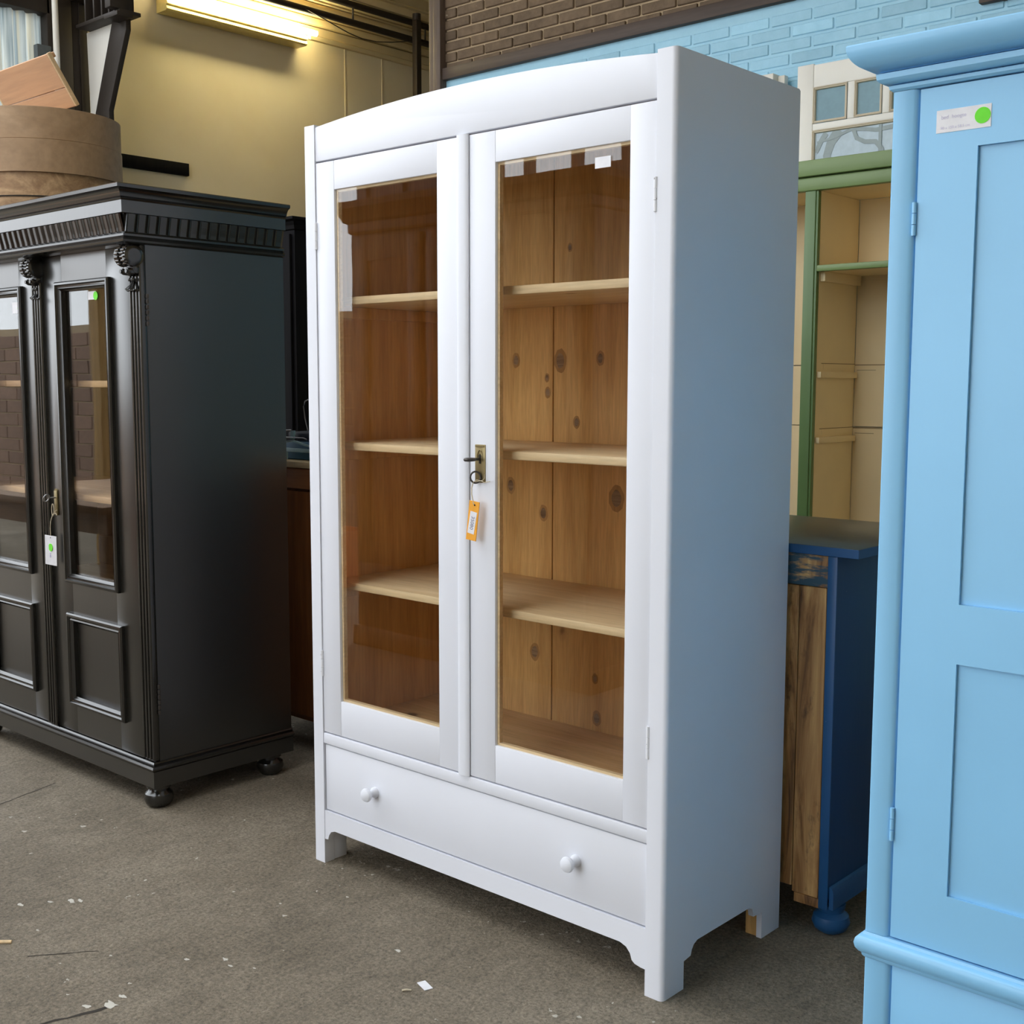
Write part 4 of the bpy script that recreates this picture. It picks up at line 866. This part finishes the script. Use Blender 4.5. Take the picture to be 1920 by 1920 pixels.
# ------------------------------------------------------------------ litter on the floor
tag(B().box(-0.020, 0.020, -0.010, 0.010, 0.0005, 0.0018, mat=Matrix.Translation((-0.432, -0.294, 0)) @ Matrix.Rotation(math.radians(-18), 4, 'Z')).build('paper_scrap', M['paper']), 'small white paper scrap lying on the concrete floor', 'paper scrap')
tag(B().tube([(-0.452, -0.345, 0.0025), (-0.445, -0.338, 0.004), (-0.438, -0.330, 0.0025)], 0.0022, 6).build('wood_shaving', plain('pale_shaving', (0.6, 0.52, 0.38), 0.8)), 'tiny pale wood shaving beside the paper scrap', 'shaving')
tag(B().tube([(-1.36, -0.86, 0.004), (-1.31, -0.815, 0.004)], 0.004, 6).build('wood_splinter', M['pine_x']), 'pale wood splinter on the open concrete floor', 'splinter')

# ------------------------------------------------------------------ what the glass mirrors: the other side of the aisle
pin = wood('waxed_pine', (0.20, 0.085, 0.028), (0.34, 0.16, 0.055), 2, rough=0.4, knots=0.05, kscale=4, dark=(0.08, 0.03, 0.01))
ww = thing('pine_wardrobe', 'waxed pine wardrobe across the aisle mirrored in the cabinet glass', 'wardrobe', (-2.5, -2.15, 0))
wy = -1.9
B().box(-3.25, -1.74, wy-0.55, wy-0.02, 0.1, 2.05).build('carcass', pin, ww)
B().box(-3.27, -1.72, wy-0.56, wy, 0.0, 0.0995, 0.004).build('plinth', pin, ww)
crn = [(0.0, 2.0505), (0.01, 2.06), (0.012, 2.10), (0.03, 2.11), (0.045, 2.15), (0.07, 2.17), (0.075, 2.20), (0.0, 2.20)]
b = B(); b.run([(o, z) for o, z in crn], -3.25, -1.74, 0.0, 0.57)
bmesh.ops.transform(b.bm, matrix=Matrix.Diagonal((1, -1, 1, 1)), verts=b.bm.verts); bmesh.ops.reverse_faces(b.bm, faces=b.bm.faces[:])
bmesh.ops.translate(b.bm, vec=(0, wy, 0), verts=b.bm.verts); b.build('cornice', pin, ww)
for x0, x1 in ((-3.22, -2.76), (-2.72, -2.27), (-2.23, -1.77)):
    d = B()
    d.box(x0, x0+0.09, wy-0.0195, wy, 0.45, 2.03, 0.002).box(x1-0.09, x1, wy-0.0195, wy, 0.45, 2.03, 0.002)
    for za, zb in ((0.45, 0.54), (1.15, 1.24), (1.92, 2.03)): d.box(x0+0.09, x1-0.09, wy-0.0195, wy-0.0005, za, zb)
    o = d.build('door', pin, ww)
    for za, zb in ((0.54, 1.15), (1.24, 1.92)): B().box(x0+0.0902, x1-0.0902, wy-0.0195, wy-0.009, za, zb).build('panel', redh, o)
for x0, x1 in ((-3.22, -2.5), (-2.48, -1.77)):
    o = B().box(x0, x1, wy-0.0195, wy, 0.12, 0.43, 0.003).build('drawer', pin, ww)
    for kx in (x0+0.18, x1-0.18): B().lathe([(0.0, 0.035), (0.016, 0.03), (0.018, 0.022), (0.009, 0.012), (0.010, 0.0005)], (kx, wy, 0.28), 'Y', 16).build('knob', pin, o)
tb = thing('pine_table', 'plank pine table out in the yard mirrored in the black cabinet glass', 'table', (-4.3, -1.3, 0))
tpm = wood('table_pine', (0.40, 0.23, 0.12), (0.55, 0.34, 0.19), 0)
B().box(-5.0, -3.55, -1.75, -0.85, 0.735, 0.770, 0.004).build('table_top', tpm, tb)
B().box(-4.92, -3.63, -1.68, -0.92, 0.63, 0.7345).build('apron', tpm, tb)
for x in (-4.90, -3.65):
    for y in (-1.66, -0.94): B().box(x-0.035, x+0.035, y-0.035, y+0.035, 0, 0.6295, 0.004).build('leg', tpm, tb)
df = thing('door_frame', 'honey pine door frame leaning in the yard mirrored in the glass', 'door frame', (-7.1, -2.6, 0))
hon = wood('honey_pine', (0.42, 0.24, 0.07), (0.58, 0.36, 0.12), 2)
B().box(-7.55, -7.43, -2.65, -2.55, 0, 2.05, 0.004).build('post', hon, df); B().box(-6.68, -6.56, -2.65, -2.55, 0, 2.05, 0.004).build('post', hon, df)
B().box(-7.6, -6.5, -2.66, -2.54, 2.0505, 2.19, 0.004).build('lintel', hon, df)
st = thing('step_ladder', 'grey-blue wooden step ladder in the yard mirrored in the glass', 'ladder', (-8.4, -2.4, 0))
gb = plain('grey_blue_paint', (0.16, 0.24, 0.29), 0.5)
for x in (-8.65, -8.15): B().prism([(-2.5, 0), (-2.42, 0), (-2.12, 2.1), (-2.20, 2.1)], 'X', x-0.03, x+0.03).build('rail', gb, st)
for i in range(6): B().box(-8.62, -8.18, -2.47+0.3*(0.3+i*0.3)/2.1, -2.37+0.3*(0.3+i*0.3)/2.1, 0.28+i*0.3, 0.31+i*0.3).build('step', gb, st)
oc = thing('orange_crate', 'orange plastic crate on the ground beside the yard wall', 'crate', (-4.9, -3.0, 0))
org = plain('orange_plastic', (0.55, 0.14, 0.05), 0.4)
B().box(-5.2, -4.6, -3.2, -2.8, 0.0, 0.02).build('crate_base', org, oc)
for a in ((-5.2, -4.6, -3.2, -3.18), (-5.2, -4.6, -2.82, -2.8), (-5.2, -5.18, -3.18, -2.82), (-4.62, -4.6, -3.18, -2.82)): B().box(a[0], a[1], a[2], a[3], 0.0205, 0.36).build('crate_wall', org, oc)
yardb = brick_mat('brown_yard_brick', (0.19, 0.115, 0.08), (0.28, 0.175, 0.12))
yw = struct('wall_yard', B().box(-15.5, -5.6, -5.2, -5.0, 0, 1.95), M['mortar'])
ymesh = B().box(-0.28, 0.28, -0.01, 0.01, -0.07, 0.07, 0.004, 1); me_ = bpy.data.meshes.new('stone_block'); ymesh.bm.to_mesh(me_); ymesh.bm.free(); me_.materials.append(yardb)
for r_ in range(12):
    for i in range(17):
        o = bpy.data.objects.new('stone_block', me_); COL.objects.link(o); o.parent = yw
        o.location = (-15.15 + i*0.575 + (0.28 if r_ % 2 else 0), -4.995, 0.09 + r_*0.155)
# clerestory posts above the open front
cl = struct('window_2', B().box(-6.0, 0.4, -4.36, -4.26, 2.62, 2.74).box(-6.0, 0.4, -4.36, -4.26, 3.15, 3.3), M['beam'])
for i in range(15): B().box(-5.90+i*0.42, -5.85+i*0.42, -4.35, -4.27, 2.7405, 3.1495).build('mullion', M['beam'], cl)
B().box(-6.0, -5.88, -4.37, -4.25, 0, 2.6195).box(-6.0, -5.88, -4.37, -4.25, 3.3005, 4.75).build('post', M['beam'], cl)
B().box(-6.0, -4.45, -4.34, -4.30, 2.7405, 3.1495).build('infill_board', M['beam'], cl)
B().box(0.27, 0.399, -4.37, -4.25, 0, 2.6195).build('post', M['beam'], cl)
